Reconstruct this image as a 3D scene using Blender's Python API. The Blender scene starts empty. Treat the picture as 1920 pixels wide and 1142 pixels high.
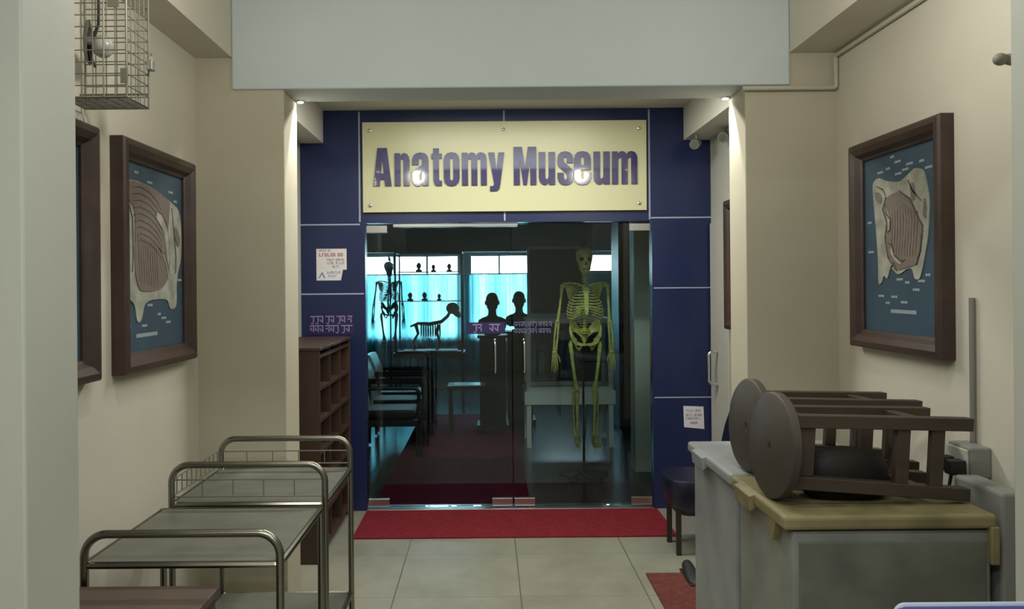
import bpy, bmesh, math, random
from mathutils import Vector, Matrix
from math import pi, sin, cos, radians

random.seed(7)
S = bpy.context.scene
COL = S.collection

# ------------------------------------------------------------------ camera, world, lights, exposure
EYE = 1.62
cam_data = bpy.data.cameras.new('camera')
cam = bpy.data.objects.new('camera', cam_data)
COL.objects.link(cam)
cam_data.sensor_width = 36.0
cam_data.lens = 1500.0 / 1920.0 * 36.0
cam_data.shift_x = 45.0 / 1920.0
cam_data.shift_y = -36.0 / 1920.0
cam_data.clip_start = 0.05
cam.matrix_world = (Matrix.Translation((0, 0, EYE)) @ Matrix.Rotation(radians(90), 4, 'X')
                    @ Matrix.Rotation(radians(-0.5), 4, 'Z'))
S.camera = cam

world = bpy.data.worlds.new('daylight')
S.world = world
world.use_nodes = True
bg = world.node_tree.nodes['Background']
bg.inputs['Color'].default_value = (0.66, 0.90, 1.0, 1)
bg.inputs['Strength'].default_value = 16.0

S.view_settings.view_transform = 'Standard'
S.view_settings.look = 'None'
S.view_settings.gamma = 1.0
S.view_settings.exposure = 0.5
S.cycles.use_denoising = True
S.cycles.max_bounces = 10
S.cycles.transparent_max_bounces = 16
S.cycles.caustics_reflective = False
S.cycles.caustics_refractive = False
S.cycles.sample_clamp_indirect = 6.0


def lamp(name, kind, loc, power, color, size=0.1, rot=None, **kw):
    d = bpy.data.lights.new(name, kind)
    d.energy = power
    d.color = color
    if kind == 'AREA':
        d.shape = 'RECTANGLE'
        d.size = size[0]
        d.size_y = size[1]
    else:
        d.shadow_soft_size = size
    for k, v in kw.items():
        setattr(d, k, v)
    o = bpy.data.objects.new(name, d)
    COL.objects.link(o)
    o.location = loc
    if rot:
        o.rotation_euler = rot
    return o


WARM = (1.0, 0.965, 0.88)
COOL = (0.86, 0.96, 1.0)
# unseen lights put into the hall; the last brightens the near pilasters
lamp('hall_fill_light', 'AREA', (-0.9, -0.8, 3.12), 36, (1.0, 0.99, 0.92), (1.2, 0.12))
lamp('hall_fill_light', 'AREA', (1.2, -1.6, 3.12), 36, (1.0, 0.99, 0.92), (1.2, 0.12))
lamp('hall_fill_light', 'AREA', (0.2, 1.0, 3.12), 17, (0.92, 0.98, 1.0), (1.2, 0.12))
# two bare bulbs hanging in the bay between the pilasters (above the frame)
lamp('bay_bulb', 'POINT', (-0.774, 2.55, 2.718), 12, WARM, 0.05)
lamp('bay_bulb', 'POINT', (1.042, 2.55, 2.718), 12, WARM, 0.05)
# two small spots under the beam beside the glass front
lamp('beam_spot', 'SPOT', (-0.980, 4.225, 2.585), 30, (1.0, 0.97, 0.88), 0.012, (radians(-5), radians(16), 0),
     spot_size=radians(56), spot_blend=0.35)
lamp('beam_spot', 'SPOT', (1.260, 4.225, 2.585), 30, (1.0, 0.97, 0.88), 0.012, (radians(-5), radians(-16), 0),
     spot_size=radians(56), spot_blend=0.35)
# unseen fill light added behind the cross beam to brighten the lobby
lamp('lobby_fill_light', 'AREA', (0.13, 4.62, 2.86), 34, (1.0, 0.98, 0.90), (1.6, 0.10))


# ------------------------------------------------------------------ materials
def mat(name, color, rough=0.6, metal=0.0, spec=0.5, noise=0.0, nscale=8.0, bump=0.0, bscale=60.0, coat=0.0,
        emit=None, estr=0.0, color2=None):
    m = bpy.data.materials.new(name)
    m.use_nodes = True
    nt = m.node_tree
    b = nt.nodes['Principled BSDF']
    b.inputs['Base Color'].default_value = (*color, 1)
    b.inputs['Roughness'].default_value = rough
    b.inputs['Metallic'].default_value = metal
    b.inputs['Specular IOR Level'].default_value = spec
    b.inputs['Coat Weight'].default_value = coat
    if emit:
        b.inputs['Emission Color'].default_value = (*emit, 1)
        b.inputs['Emission Strength'].default_value = estr
    tc = nt.nodes.new('ShaderNodeTexCoord')
    if noise > 0 or color2:
        n = nt.nodes.new('ShaderNodeTexNoise')
        n.inputs['Scale'].default_value = nscale
        n.inputs['Detail'].default_value = 5
        nt.links.new(tc.outputs['Object'], n.inputs['Vector'])
        r = nt.nodes.new('ShaderNodeValToRGB')
        c2 = color2 or tuple(max(0, c * (1 - noise)) for c in color)
        c1 = color if color2 else tuple(min(1, c * (1 + noise * 0.5)) for c in color)
        r.color_ramp.elements[0].position = 0.35
        r.color_ramp.elements[1].position = 0.65
        r.color_ramp.elements[0].color = (*c2, 1)
        r.color_ramp.elements[1].color = (*c1, 1)
        nt.links.new(n.outputs['Fac'], r.inputs['Fac'])
        nt.links.new(r.outputs['Color'], b.inputs['Base Color'])
    if bump > 0:
        n2 = nt.nodes.new('ShaderNodeTexNoise')
        n2.inputs['Scale'].default_value = bscale
        n2.inputs['Detail'].default_value = 3
        nt.links.new(tc.outputs['Object'], n2.inputs['Vector'])
        bp = nt.nodes.new('ShaderNodeBump')
        bp.inputs['Strength'].default_value = bump
        bp.inputs['Distance'].default_value = 0.01
        nt.links.new(n2.outputs['Fac'], bp.inputs['Height'])
        nt.links.new(bp.outputs['Normal'], b.inputs['Normal'])
    return m


def wood_mat(name, c1, c2, rough=0.5, scale=(3, 3, 30), axis='X'):
    m = mat(name, c1, rough)
    nt = m.node_tree
    b = nt.nodes['Principled BSDF']
    tc = nt.nodes.new('ShaderNodeTexCoord')
    mp = nt.nodes.new('ShaderNodeMapping')
    mp.inputs['Scale'].default_value = scale
    n = nt.nodes.new('ShaderNodeTexNoise')
    n.inputs['Scale'].default_value = 2.0
    n.inputs['Detail'].default_value = 6
    n.inputs['Distortion'].default_value = 0.6
    r = nt.nodes.new('ShaderNodeValToRGB')
    r.color_ramp.elements[0].position = 0.3
    r.color_ramp.elements[1].position = 0.7
    r.color_ramp.elements[0].color = (*c2, 1)
    r.color_ramp.elements[1].color = (*c1, 1)
    nt.links.new(tc.outputs['Object'], mp.inputs['Vector'])
    nt.links.new(mp.outputs['Vector'], n.inputs['Vector'])
    nt.links.new(n.outputs['Fac'], r.inputs['Fac'])
    nt.links.new(r.outputs['Color'], b.inputs['Base Color'])
    return m


def glass_mat(name, tint, ior=1.5, rough=0.0, refl=1.0):
    m = bpy.data.materials.new(name)
    m.use_nodes = True
    nt = m.node_tree
    nt.nodes.clear()
    out = nt.nodes.new('ShaderNodeOutputMaterial')
    mix = nt.nodes.new('ShaderNodeMixShader')
    tr = nt.nodes.new('ShaderNodeBsdfTransparent')
    tr.inputs['Color'].default_value = (*tint, 1)
    gl = nt.nodes.new('ShaderNodeBsdfGlossy')
    gl.inputs['Color'].default_value = (refl, refl, refl, 1)
    gl.inputs['Roughness'].default_value = rough
    fr = nt.nodes.new('ShaderNodeFresnel')
    fr.inputs['IOR'].default_value = ior
    nt.links.new(fr.outputs['Fac'], mix.inputs['Fac'])
    nt.links.new(tr.outputs['BSDF'], mix.inputs[1])
    nt.links.new(gl.outputs['BSDF'], mix.inputs[2])
    nt.links.new(mix.outputs['Shader'], out.inputs['Surface'])
    return m


def floor_mat():
    m = mat('floor_tiles', (0.5, 0.48, 0.39), 0.38, 0, 0.5)
    nt = m.node_tree
    b = nt.nodes['Principled BSDF']
    tc = nt.nodes.new('ShaderNodeTexCoord')
    sep = nt.nodes.new('ShaderNodeSeparateXYZ')
    nt.links.new(tc.outputs['Object'], sep.inputs[0])

    def math_node(op, a, bb=None):
        n = nt.nodes.new('ShaderNodeMath')
        n.operation = op
        for i, v in enumerate((a, bb)):
            if v is None:
                continue
            if isinstance(v, (int, float)):
                n.inputs[i].default_value = v
            else:
                nt.links.new(v, n.inputs[i])
        return n.outputs[0]

    def joint(coord, off, pitch, w):
        f = math_node('FRACT', math_node('DIVIDE', math_node('ADD', coord, 100 * pitch - off), pitch))
        d = math_node('ABSOLUTE', math_node('SUBTRACT', f, 0.5))
        return math_node('GREATER_THAN', d, 0.5 - w / pitch)
    jx = joint(sep.outputs['X'], 0.157, 0.66, 0.0035)
    jy = joint(sep.outputs['Y'], 4.16, 0.66, 0.0018)
    j = math_node('MAXIMUM', jx, jy)
    n1 = nt.nodes.new('ShaderNodeTexNoise')
    n1.inputs['Scale'].default_value = 3.0
    n1.inputs['Detail'].default_value = 8
    n1.inputs['Roughness'].default_value = 0.65
    nt.links.new(tc.outputs['Object'], n1.inputs['Vector'])
    r = nt.nodes.new('ShaderNodeValToRGB')
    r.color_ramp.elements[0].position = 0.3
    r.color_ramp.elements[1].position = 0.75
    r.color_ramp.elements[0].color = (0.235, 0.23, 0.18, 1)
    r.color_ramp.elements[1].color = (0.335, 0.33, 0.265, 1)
    nt.links.new(n1.outputs['Fac'], r.inputs['Fac'])
    mx = nt.nodes.new('ShaderNodeMix')
    mx.data_type = 'RGBA'
    nt.links.new(j, mx.inputs['Factor'])
    nt.links.new(r.outputs['Color'], mx.inputs['A'])
    mx.inputs['B'].default_value = (0.13, 0.13, 0.11, 1)
    nt.links.new(mx.outputs['Result'], b.inputs['Base Color'])
    return m


def curtain_mat():
    m = bpy.data.materials.new('curtain_cyan')
    m.use_nodes = True
    nt = m.node_tree
    nt.nodes.clear()
    out = nt.nodes.new('ShaderNodeOutputMaterial')
    mix = nt.nodes.new('ShaderNodeMixShader')
    d = nt.nodes.new('ShaderNodeBsdfDiffuse')
    t = nt.nodes.new('ShaderNodeBsdfTranslucent')
    d.inputs['Color'].default_value = (0.20, 0.52, 0.60, 1)
    tc = nt.nodes.new('ShaderNodeTexCoord')
    mp = nt.nodes.new('ShaderNodeMapping')
    mp.inputs['Scale'].default_value = (4, 1, 0.3)
    n = nt.nodes.new('ShaderNodeTexNoise')
    n.inputs['Scale'].default_value = 1.6
    n.inputs['Detail'].default_value = 4
    r = nt.nodes.new('ShaderNodeValToRGB')
    r.color_ramp.elements[0].position = 0.35
    r.color_ramp.elements[1].position = 0.7
    r.color_ramp.elements[0].color = (0.10, 0.34, 0.43, 1)
    r.color_ramp.elements[1].color = (0.38, 0.80, 0.84, 1)
    nt.links.new(tc.outputs['Object'], mp.inputs['Vector'])
    nt.links.new(mp.outputs['Vector'], n.inputs['Vector'])
    nt.links.new(n.outputs['Fac'], r.inputs['Fac'])
    nt.links.new(r.outputs['Color'], t.inputs['Color'])
    mix.inputs['Fac'].default_value = 0.7
    nt.links.new(d.outputs[0], mix.inputs[1])
    nt.links.new(t.outputs[0], mix.inputs[2])
    nt.links.new(mix.outputs[0], out.inputs['Surface'])
    return m


def muscle_mat():
    m = mat('muscle_pink', (0.42, 0.30, 0.27), 0.5)
    nt = m.node_tree
    b = nt.nodes['Principled BSDF']
    tc = nt.nodes.new('ShaderNodeTexCoord')
    w = nt.nodes.new('ShaderNodeTexWave')
    w.inputs['Scale'].default_value = 26
    w.inputs['Distortion'].default_value = 5
    w.inputs['Detail'].default_value = 3
    w.bands_direction = 'Y'
    r = nt.nodes.new('ShaderNodeValToRGB')
    r.color_ramp.elements[0].color = (0.11, 0.083, 0.072, 1)
    r.color_ramp.elements[1].color = (0.235, 0.195, 0.17, 1)
    nt.links.new(tc.outputs['Object'], w.inputs['Vector'])
    nt.links.new(w.outputs['Fac'], r.inputs['Fac'])
    nt.links.new(r.outputs['Color'], b.inputs['Base Color'])
    return m


M = {
    'wall': mat('cream_wall_paint', (0.605, 0.572, 0.48), 0.75, noise=0.06, nscale=1.3, bump=0.06, bscale=35),
    'pillar': mat('yellow_cream_paint', (0.475, 0.445, 0.345), 0.75, noise=0.05, nscale=1.5, bump=0.06, bscale=35),
    'beam': mat('pale_grey_blue_paint', (0.55, 0.615, 0.635), 0.75, noise=0.04, nscale=1.1, bump=0.05, bscale=30),
    'near': mat('grey_cream_paint', (0.47, 0.475, 0.415), 0.75, noise=0.05, nscale=1.3, bump=0.06, bscale=35),
    'ceiling': mat('ceiling_paint', (0.62, 0.60, 0.52), 0.8),
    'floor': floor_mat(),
    'blue': mat('blue_panel_gloss', (0.013, 0.021, 0.080), 0.30, 0, 0.5),
    'joint': mat('panel_joint_strip', (0.36, 0.40, 0.52), 0.45),
    'steel': mat('brushed_steel', (0.55, 0.55, 0.53), 0.30, 1.0),
    'steel_dark': mat('dull_steel_sheet', (0.24, 0.245, 0.21), 0.42, 0.6, noise=0.15, nscale=6),
    'tube': mat('steel_tube', (0.26, 0.25, 0.21), 0.25, 1.0),
    'wire': mat('galvanised_wire', (0.19, 0.19, 0.155), 0.5, 0.4),
    'steel_sill': mat('sill_steel', (0.5, 0.5, 0.5), 0.32, 1.0),
    'paper_gloss': mat('glossy_paper', (0.75, 0.78, 0.8), 0.25, 0, 0.8),
    'fibre': mat('fibre_line_brown', (0.085, 0.062, 0.052), 0.6),
    'chrome': mat('chrome', (0.8, 0.8, 0.8), 0.12, 1.0),
    'glass': glass_mat('door_glass', (0.84, 0.90, 0.90), 1.40, 0.0, 0.9),
    'pane': glass_mat('window_glass', (0.95, 0.97, 0.97), 1.45),
    'frame': wood_mat('dark_frame_wood', (0.062, 0.036, 0.028), (0.034, 0.02, 0.016), 0.42, (3, 3, 3)),
    'board': mat('picture_blue_board', (0.036, 0.075, 0.115), 0.45, noise=0.15, nscale=4),
    'bone_paint': mat('painted_bone', (0.34, 0.35, 0.29), 0.6, noise=0.3, nscale=14),
    'muscle': muscle_mat(),
    'label_paint': mat('label_white', (0.30, 0.36, 0.38), 0.6),
    'sign': mat('sign_gold', (0.60, 0.585, 0.36), 0.30, 0, 0.4),
    'letter': mat('letter_purple', (0.060, 0.050, 0.14), 0.09, 0, 0.6, coat=0.6),
    'paper': mat('paper_white', (0.72, 0.70, 0.75), 0.6),
    'paper_pink': mat('paper_pinkish', (0.74, 0.68, 0.68), 0.5),
    'ink_red': mat('ink_red', (0.36, 0.12, 0.13), 0.6),
    'ink': mat('ink_grey', (0.22, 0.22, 0.28), 0.6),
    'purple': mat('purple_sticker', (0.022, 0.010, 0.075), 0.5),
    'lilac': mat('lilac_print', (0.25, 0.23, 0.42), 0.5),
    'lilac_dim': mat('faint_lilac_print', (0.14, 0.13, 0.28), 0.5),
    'shelf': wood_mat('brown_laminate', (0.060, 0.031, 0.021), (0.042, 0.022, 0.015), 0.5, (4, 4, 1)),
    'stool': wood_mat('stool_wood', (0.062, 0.044, 0.03), (0.038, 0.027, 0.019), 0.5, (4, 4, 1)),
    'stool_seat': wood_mat('stool_seat_wood', (0.066, 0.055, 0.042), (0.05, 0.04, 0.031), 0.55, (1, 1, 1)),
    'cushion': mat('dark_brown_vinyl', (0.012, 0.009, 0.008), 0.6, 0, 0.25, bump=0.1),
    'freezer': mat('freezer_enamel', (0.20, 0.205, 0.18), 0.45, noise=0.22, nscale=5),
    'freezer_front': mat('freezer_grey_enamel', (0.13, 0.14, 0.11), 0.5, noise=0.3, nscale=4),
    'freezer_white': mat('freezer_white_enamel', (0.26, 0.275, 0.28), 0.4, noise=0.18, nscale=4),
    'yellowed': mat('yellowed_plastic', (0.21, 0.18, 0.085), 0.5, noise=0.25, nscale=9),
    'rubber': mat('black_rubber', (0.012, 0.012, 0.013), 0.6),
    'red': mat('red_carpet', (0.22, 0.024, 0.034), 0.95, 0, 0.1, noise=0.18, nscale=40, bump=0.5, bscale=250),
    'maroon': mat('maroon_carpet', (0.24, 0.03, 0.08), 0.95, 0, 0.1, noise=0.2, nscale=40, bump=0.5, bscale=250),
    'red_faded': mat('faded_red_mat', (0.15, 0.050, 0.042), 0.95, 0, 0.1, noise=0.2, nscale=30, bump=0.5, bscale=200),
    'chairblue': mat('dark_blue_plastic', (0.006, 0.008, 0.024), 0.4),
    'darkwood': mat('dark_leg', (0.03, 0.02, 0.016), 0.5),
    'bone': mat('yellow_lit_bone', (0.64, 0.65, 0.19), 0.55, noise=0.3, nscale=25),  # yellow-green of the lamplight is put into the bone colour
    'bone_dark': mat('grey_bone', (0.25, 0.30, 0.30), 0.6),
    'black': mat('black_paint', (0.012, 0.013, 0.016), 0.5),
    'bust': mat('dark_bronze', (0.03, 0.035, 0.045), 0.45),
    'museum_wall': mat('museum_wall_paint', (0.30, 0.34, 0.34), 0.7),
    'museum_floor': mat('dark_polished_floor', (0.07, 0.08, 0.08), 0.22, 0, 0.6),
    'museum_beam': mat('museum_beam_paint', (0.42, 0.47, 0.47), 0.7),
    'casegrey': mat('grey_case_paint', (0.68, 0.75, 0.70), 0.5),
    'dark_board': mat('dark_green_board', (0.018, 0.035, 0.04), 0.35),
    'curtain': curtain_mat(),
    'seat_light': mat('light_chair_back', (0.7, 0.76, 0.8), 0.28),
    'grey_box': mat('grey_plastic', (0.22, 0.225, 0.205), 0.5),
    'conduit': mat('conduit_paint', (0.50, 0.48, 0.40), 0.6),
    'conduit_dark': mat('conduit_grey', (0.20, 0.19, 0.16), 0.6),
    'carton': mat('brown_cabinet_top', (0.10, 0.07, 0.052), 0.6, noise=0.15, nscale=6),
    'carton_side': mat('brown_cabinet_side', (0.085, 0.055, 0.042), 0.6),
    'royal': mat('royal_blue_fabric', (0.06, 0.075, 0.28), 0.6),
    'piping': mat('pale_blue_piping', (0.42, 0.47, 0.62), 0.5),
    'bulb': mat('frosted_bulb', (0.36, 0.355, 0.33), 0.18, 0, 0.5),
    'lit': mat('lit_lamp_face', (1, 1, 1), 0.5, emit=(1, 0.97, 0.88), estr=12),
    'brown_panel': mat('brown_picture_panel', (0.16, 0.11, 0.08), 0.5),
    'specimen': mat('dark_specimen', (0.05, 0.07, 0.08), 0.5),
}


# ------------------------------------------------------------------ mesh building
class MB:
    def __init__(self):
        self.v, self.f, self.mi = [], [], []

    def add(self, vs, fs, mi=0):
        b = len(self.v)
        self.v += [tuple(p) for p in vs]
        for f in fs:
            self.f.append([i + b for i in f])
            self.mi.append(mi)
        return self

    def box(self, x0, x1, y0, y1, z0, z1, mi=0, fn=None):
        vs = [(x0, y0, z0), (x1, y0, z0), (x1, y1, z0), (x0, y1, z0), (x0, y0, z1), (x1, y0, z1), (x1, y1, z1), (x0, y1, z1)]
        if fn:
            vs = [fn(*p) for p in vs]
        return self.add(vs, [(0, 3, 2, 1), (4, 5, 6, 7), (0, 1, 5, 4), (1, 2, 6, 5), (2, 3, 7, 6), (3, 0, 4, 7)], mi)

    def tube(self, pts, r, n=8, closed=False, mi=0):
        pts = [Vector(p) for p in pts]
        N = len(pts)
        rs = r if isinstance(r, (list, tuple)) else [r] * N
        rings, prev = [], None
        for i, p in enumerate(pts):
            a = pts[(i - 1) % N] if (i > 0 or closed) else p
            c = pts[(i + 1) % N] if (i < N - 1 or closed) else p
            t = (c - a).normalized()
            if prev is None:
                u = t.cross(Vector((0, 0, 1)))
                if u.length < 0.05:
                    u = t.cross(Vector((0, 1, 0)))
                u.normalize()
            else:
                u = prev - t * prev.dot(t)
                u.normalize()
            prev = u
            w = t.cross(u)
            rings.append([p + (u * cos(2 * pi * k / n) + w * sin(2 * pi * k / n)) * rs[i] for k in range(n)])
        vs = [q for ring in rings for q in ring]
        fs = []
        for i in range(N if closed else N - 1):
            j = (i + 1) % N
            for k in range(n):
                fs.append((i * n + k, i * n + (k + 1) % n, j * n + (k + 1) % n, j * n + k))
        if not closed:
            fs.append(tuple(range(n))[::-1])
            fs.append(tuple((N - 1) * n + k for k in range(n)))
        return self.add(vs, fs, mi)

    def ell(self, c, r, nu=16, nv=10, mi=0, rot=None):
        c = Vector(c)
        vs = []
        for j in range(1, nv):
            th = pi * j / nv
            for i in range(nu):
                ph = 2 * pi * i / nu
                q = Vector((r[0] * sin(th) * cos(ph), r[1] * sin(th) * sin(ph), r[2] * cos(th)))
                if rot:
                    q = rot @ q
                vs.append(c + q)
        top, bot = Vector((0, 0, r[2])), Vector((0, 0, -r[2]))
        if rot:
            top, bot = rot @ top, rot @ bot
        vs += [c + top, c + bot]
        T, B = (nv - 1) * nu, (nv - 1) * nu + 1
        fs = []
        for j in range(nv - 2):
            for i in range(nu):
                fs.append((j * nu + i, (j + 1) * nu + i, (j + 1) * nu + (i + 1) % nu, j * nu + (i + 1) % nu))
        for i in range(nu):
            fs.append((T, i, (i + 1) % nu))
            fs.append((B, (nv - 2) * nu + (i + 1) % nu, (nv - 2) * nu + i))
        return self.add(vs, fs, mi)

    def loft(self, rings, mi=0, cap=True):
        n = len(rings[0])
        vs = [q for ring in rings for q in ring]
        fs = []
        for i in range(len(rings) - 1):
            for k in range(n):
                fs.append((i * n + k, i * n + (k + 1) % n, (i + 1) * n + (k + 1) % n, (i + 1) * n + k))
        if cap:
            fs.append(tuple(range(n))[::-1])
            fs.append(tuple((len(rings) - 1) * n + k for k in range(n)))
        return self.add(vs, fs, mi)

    def prism(self, poly, fn, d0, d1, mi=0):
        """poly of (a, b); fn(a, b, depth) -> point"""
        n = len(poly)
        vs = [fn(a, b, d0) for a, b in poly] + [fn(a, b, d1) for a, b in poly]
        fs = [tuple(range(n))[::-1], tuple(range(n, 2 * n))]
        for k in range(n):
            fs.append((k, (k + 1) % n, n + (k + 1) % n, n + k))
        return self.add(vs, fs, mi)

    def build(self, name, m, parent=None, bevel=0.0, smooth=False, local=False, segs=2, norm=True):
        me = bpy.data.meshes.new(name)
        off = Vector((0, 0, 0))
        if parent is not None and not local:
            p = parent
            while p is not None:
                off += p.location
                p = p.parent
        me.from_pydata([tuple(Vector(v) - off) for v in self.v], [], self.f)
        ms = m if isinstance(m, (list, tuple)) else [m]
        for k in ms:
            me.materials.append(M[k] if isinstance(k, str) else k)
        for p, i in zip(me.polygons, self.mi):
            p.material_index = i
        if norm:
            bm = bmesh.new()
            bm.from_mesh(me)
            bmesh.ops.recalc_face_normals(bm, faces=bm.faces)
            bm.to_mesh(me)
            bm.free()
        if smooth:
            me.polygons.foreach_set('use_smooth', [True] * len(me.polygons))
            me.set_sharp_from_angle(angle=radians(42))
        o = bpy.data.objects.new(name, me)
        COL.objects.link(o)
        if parent is not None:
            o.parent = parent
        if bevel > 0:
            md = o.modifiers.new('bevel', 'BEVEL')
            md.width = bevel
            md.segments = segs
            md.limit_method = 'ANGLE'
        return o


def tag(o, label, cat, group=None, kind=None):
    o['label'] = label
    o['category'] = cat
    if group:
        o['group'] = group
    if kind:
        o['kind'] = kind
    return o


def thing(name, loc, label, cat, group=None):
    o = bpy.data.objects.new(name, None)
    COL.objects.link(o)
    o.location = loc
    o.empty_display_size = 0.1
    return tag(o, label, cat, group)


def struct(o, label=None, cat=None):
    o['kind'] = 'structure'
    if label:
        o['label'] = label
    if cat:
        o['category'] = cat
    return o


def copy_tree(o, parent=None):
    c = o.copy()
    COL.objects.link(c)
    if parent is not None:
        c.parent = parent
        c.matrix_parent_inverse = o.matrix_parent_inverse.copy()
    for ch in list(o.children):
        copy_tree(ch, c)
    return c


def bx(*a):
    return MB().box(*a)


def rounded(pts, r, n=6, closed=False):
    """polyline with filleted corners"""
    pts = [Vector(p) for p in pts]
    out = []
    N = len(pts)
    for i, p in enumerate(pts):
        if not closed and (i == 0 or i == N - 1):
            out.append(p)
            continue
        a, c = pts[(i - 1) % N], pts[(i + 1) % N]
        u, w = (a - p).normalized(), (c - p).normalized()
        ang = u.angle(w)
        rr = min(r, (a - p).length * 0.49 * math.tan(ang / 2), (c - p).length * 0.49 * math.tan(ang / 2))
        d = rr / math.tan(ang / 2)
        s, e = p + u * d, p + w * d
        ctr = p + (u + w).normalized() * (rr / sin(ang / 2))
        for k in range(n + 1):
            q = s.lerp(e, k / n) - ctr
            out.append(ctr + q.normalized() * rr)
    return out


# ------------------------------------------------------------------ the room shell
WL, WR = -1.45, 1.747          # corridor walls
PL, PR = -1.01, 1.29           # pilaster faces
VL, VR = -1.348, 1.612         # side walls of the lobby
DOOR = 5.77                    # plane of the blue front
CEIL = 3.22
SOF = 2.604

# floors, ceilings
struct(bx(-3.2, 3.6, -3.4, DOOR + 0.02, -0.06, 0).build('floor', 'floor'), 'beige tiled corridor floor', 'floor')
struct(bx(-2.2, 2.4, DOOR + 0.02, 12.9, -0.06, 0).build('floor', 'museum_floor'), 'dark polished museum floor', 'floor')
struct(bx(-3.2, 3.6, -3.4, 4.26, CEIL, CEIL + 0.1).build('ceiling', 'ceiling'), 'corridor ceiling', 'ceiling')
struct(bx(-1.6, 1.9, 4.26, DOOR, 2.89, 3.3).build('ceiling', 'ceiling'), 'lobby ceiling', 'ceiling')
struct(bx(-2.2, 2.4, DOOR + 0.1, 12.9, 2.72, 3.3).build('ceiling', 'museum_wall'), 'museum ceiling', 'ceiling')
# hall behind the camera
struct(bx(-3.3, -3.2, -3.4, 1.74, 0, CEIL).build('wall_hall_left', 'near'), 'hall wall left', 'wall')
struct(bx(3.6, 3.7, -3.4, 1.74, 0, CEIL).build('wall_hall_right', 'near'), 'hall wall right', 'wall')
struct(bx(-3.3, 3.7, -3.5, -3.4, 0, CEIL).build('wall_back', 'near'), 'hall wall behind', 'wall')
struct(bx(-3.2, -1.6, 1.74, 1.86, 0, CEIL).build('wall_hall_front_left', 'near'), 'hall wall beside the passage', 'wall')
struct(bx(1.9, 3.6, 1.74, 1.86, 0, CEIL).build('wall_hall_front_right', 'near'), 'hall wall beside the passage', 'wall')
# corridor walls
struct(bx(-1.6, WL, 1.74, 4.26, 0, CEIL).build('wall_left', 'wall'), 'cream left wall', 'wall')
struct(bx(WR, 1.9, 1.74, 4.26, 0, CEIL).build('wall_right', 'wall'), 'cream right wall', 'wall')
struct(bx(-1.6, VL, 4.26, DOOR, 0, 2.9).build('wall_lobby_left', 'near'), 'lobby wall left', 'wall')
struct(bx(VR, 1.9, 4.26, DOOR, 0, 2.9).build('wall_lobby_right', 'near'), 'lobby wall right with a door', 'wall')
# pilasters and beams
struct(bx(WL - 0.02, PL, 3.99, 4.26, 0, CEIL).build('trim_1', 'pillar', bevel=0.006), 'left pilaster beside the museum front', 'pilaster')
struct(bx(PR, WR + 0.02, 3.99, 4.26, 0, CEIL).build('trim_2', 'pillar', bevel=0.006), 'right pilaster beside the museum front', 'pilaster')
struct(bx(-1.6, PL, 1.74, 1.97, 0, CEIL).build('trim_3', 'near', bevel=0.006), 'nearest left pilaster', 'pilaster')
struct(bx(PR, 1.9, 1.74, 1.97, 0, CEIL).build('trim_4', 'near', bevel=0.006), 'nearest right pilaster', 'pilaster')
struct(bx(PL, PR, 1.74, 1.97, SOF, CEIL).build('trim_5', 'beam'), 'near cross beam overhead', 'beam')
struct(bx(-1.265, 1.51, 3.975, 4.26, SOF, CEIL).build('trim_6', 'beam', bevel=0.008), 'pale cross beam above the passage', 'beam')
struct(bx(WL - 0.02, -1.265, 1.97, 3.99, 2.765, CEIL).build('trim_7', 'wall'), 'long beam along the left wall', 'beam')
struct(bx(1.51, WR + 0.02, 1.97, 3.99, 2.765, CEIL).build('trim_8', 'wall'), 'long beam along the right wall', 'beam')
struct(bx(VL - 0.02, -1.18, 4.26, DOOR, 2.655, 2.9).build('trim_9', 'ceiling'), 'lobby side beam left', 'beam')
struct(bx(1.42, VR + 0.02, 4.26, DOOR, 2.655, 2.9).build('trim_10', 'ceiling'), 'lobby side beam right', 'beam')

# blue panelled front with the door opening
OL, OR, OT = -0.885, 1.185, 2.075
front = MB()
front.box(VL - 0.05, OL, DOOR, DOOR + 0.10, 0, 3.0)
front.box(OR, VR + 0.05, DOOR, DOOR + 0.10, 0, 3.0)
front.box(OL, OR, DOOR, DOOR + 0.10, OT, 3.0)
fo = struct(front.build('wall_far', 'blue'), 'glossy blue panelled front of the museum', 'wall')


def strip(x0, x1, z0, z1):
    bx(x0, x1, DOOR - 0.003, DOOR + 0.001, z0, z1).build('joint_strip', 'joint', fo)


for x in (-0.92, 0.125, 1.17):
    strip(x - 0.006, x + 0.006, OT + 0.01, 2.88)
strip(VL, -0.92, 2.062, 2.072)
strip(VL, OL - 0.01, 1.562, 1.572)
strip(1.17, VR, 2.092, 2.102)
strip(OR + 0.01, VR, 1.586, 1.594)
strip(OR + 0.01, VR, 0.796, 0.804)

# threshold plate
struct(bx(OL, OR, DOOR - 0.02, DOOR + 0.12, 0.0, 0.012).build('trim_11', 'steel_sill', bevel=0.003), 'steel threshold under the glass doors', 'threshold')


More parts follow.
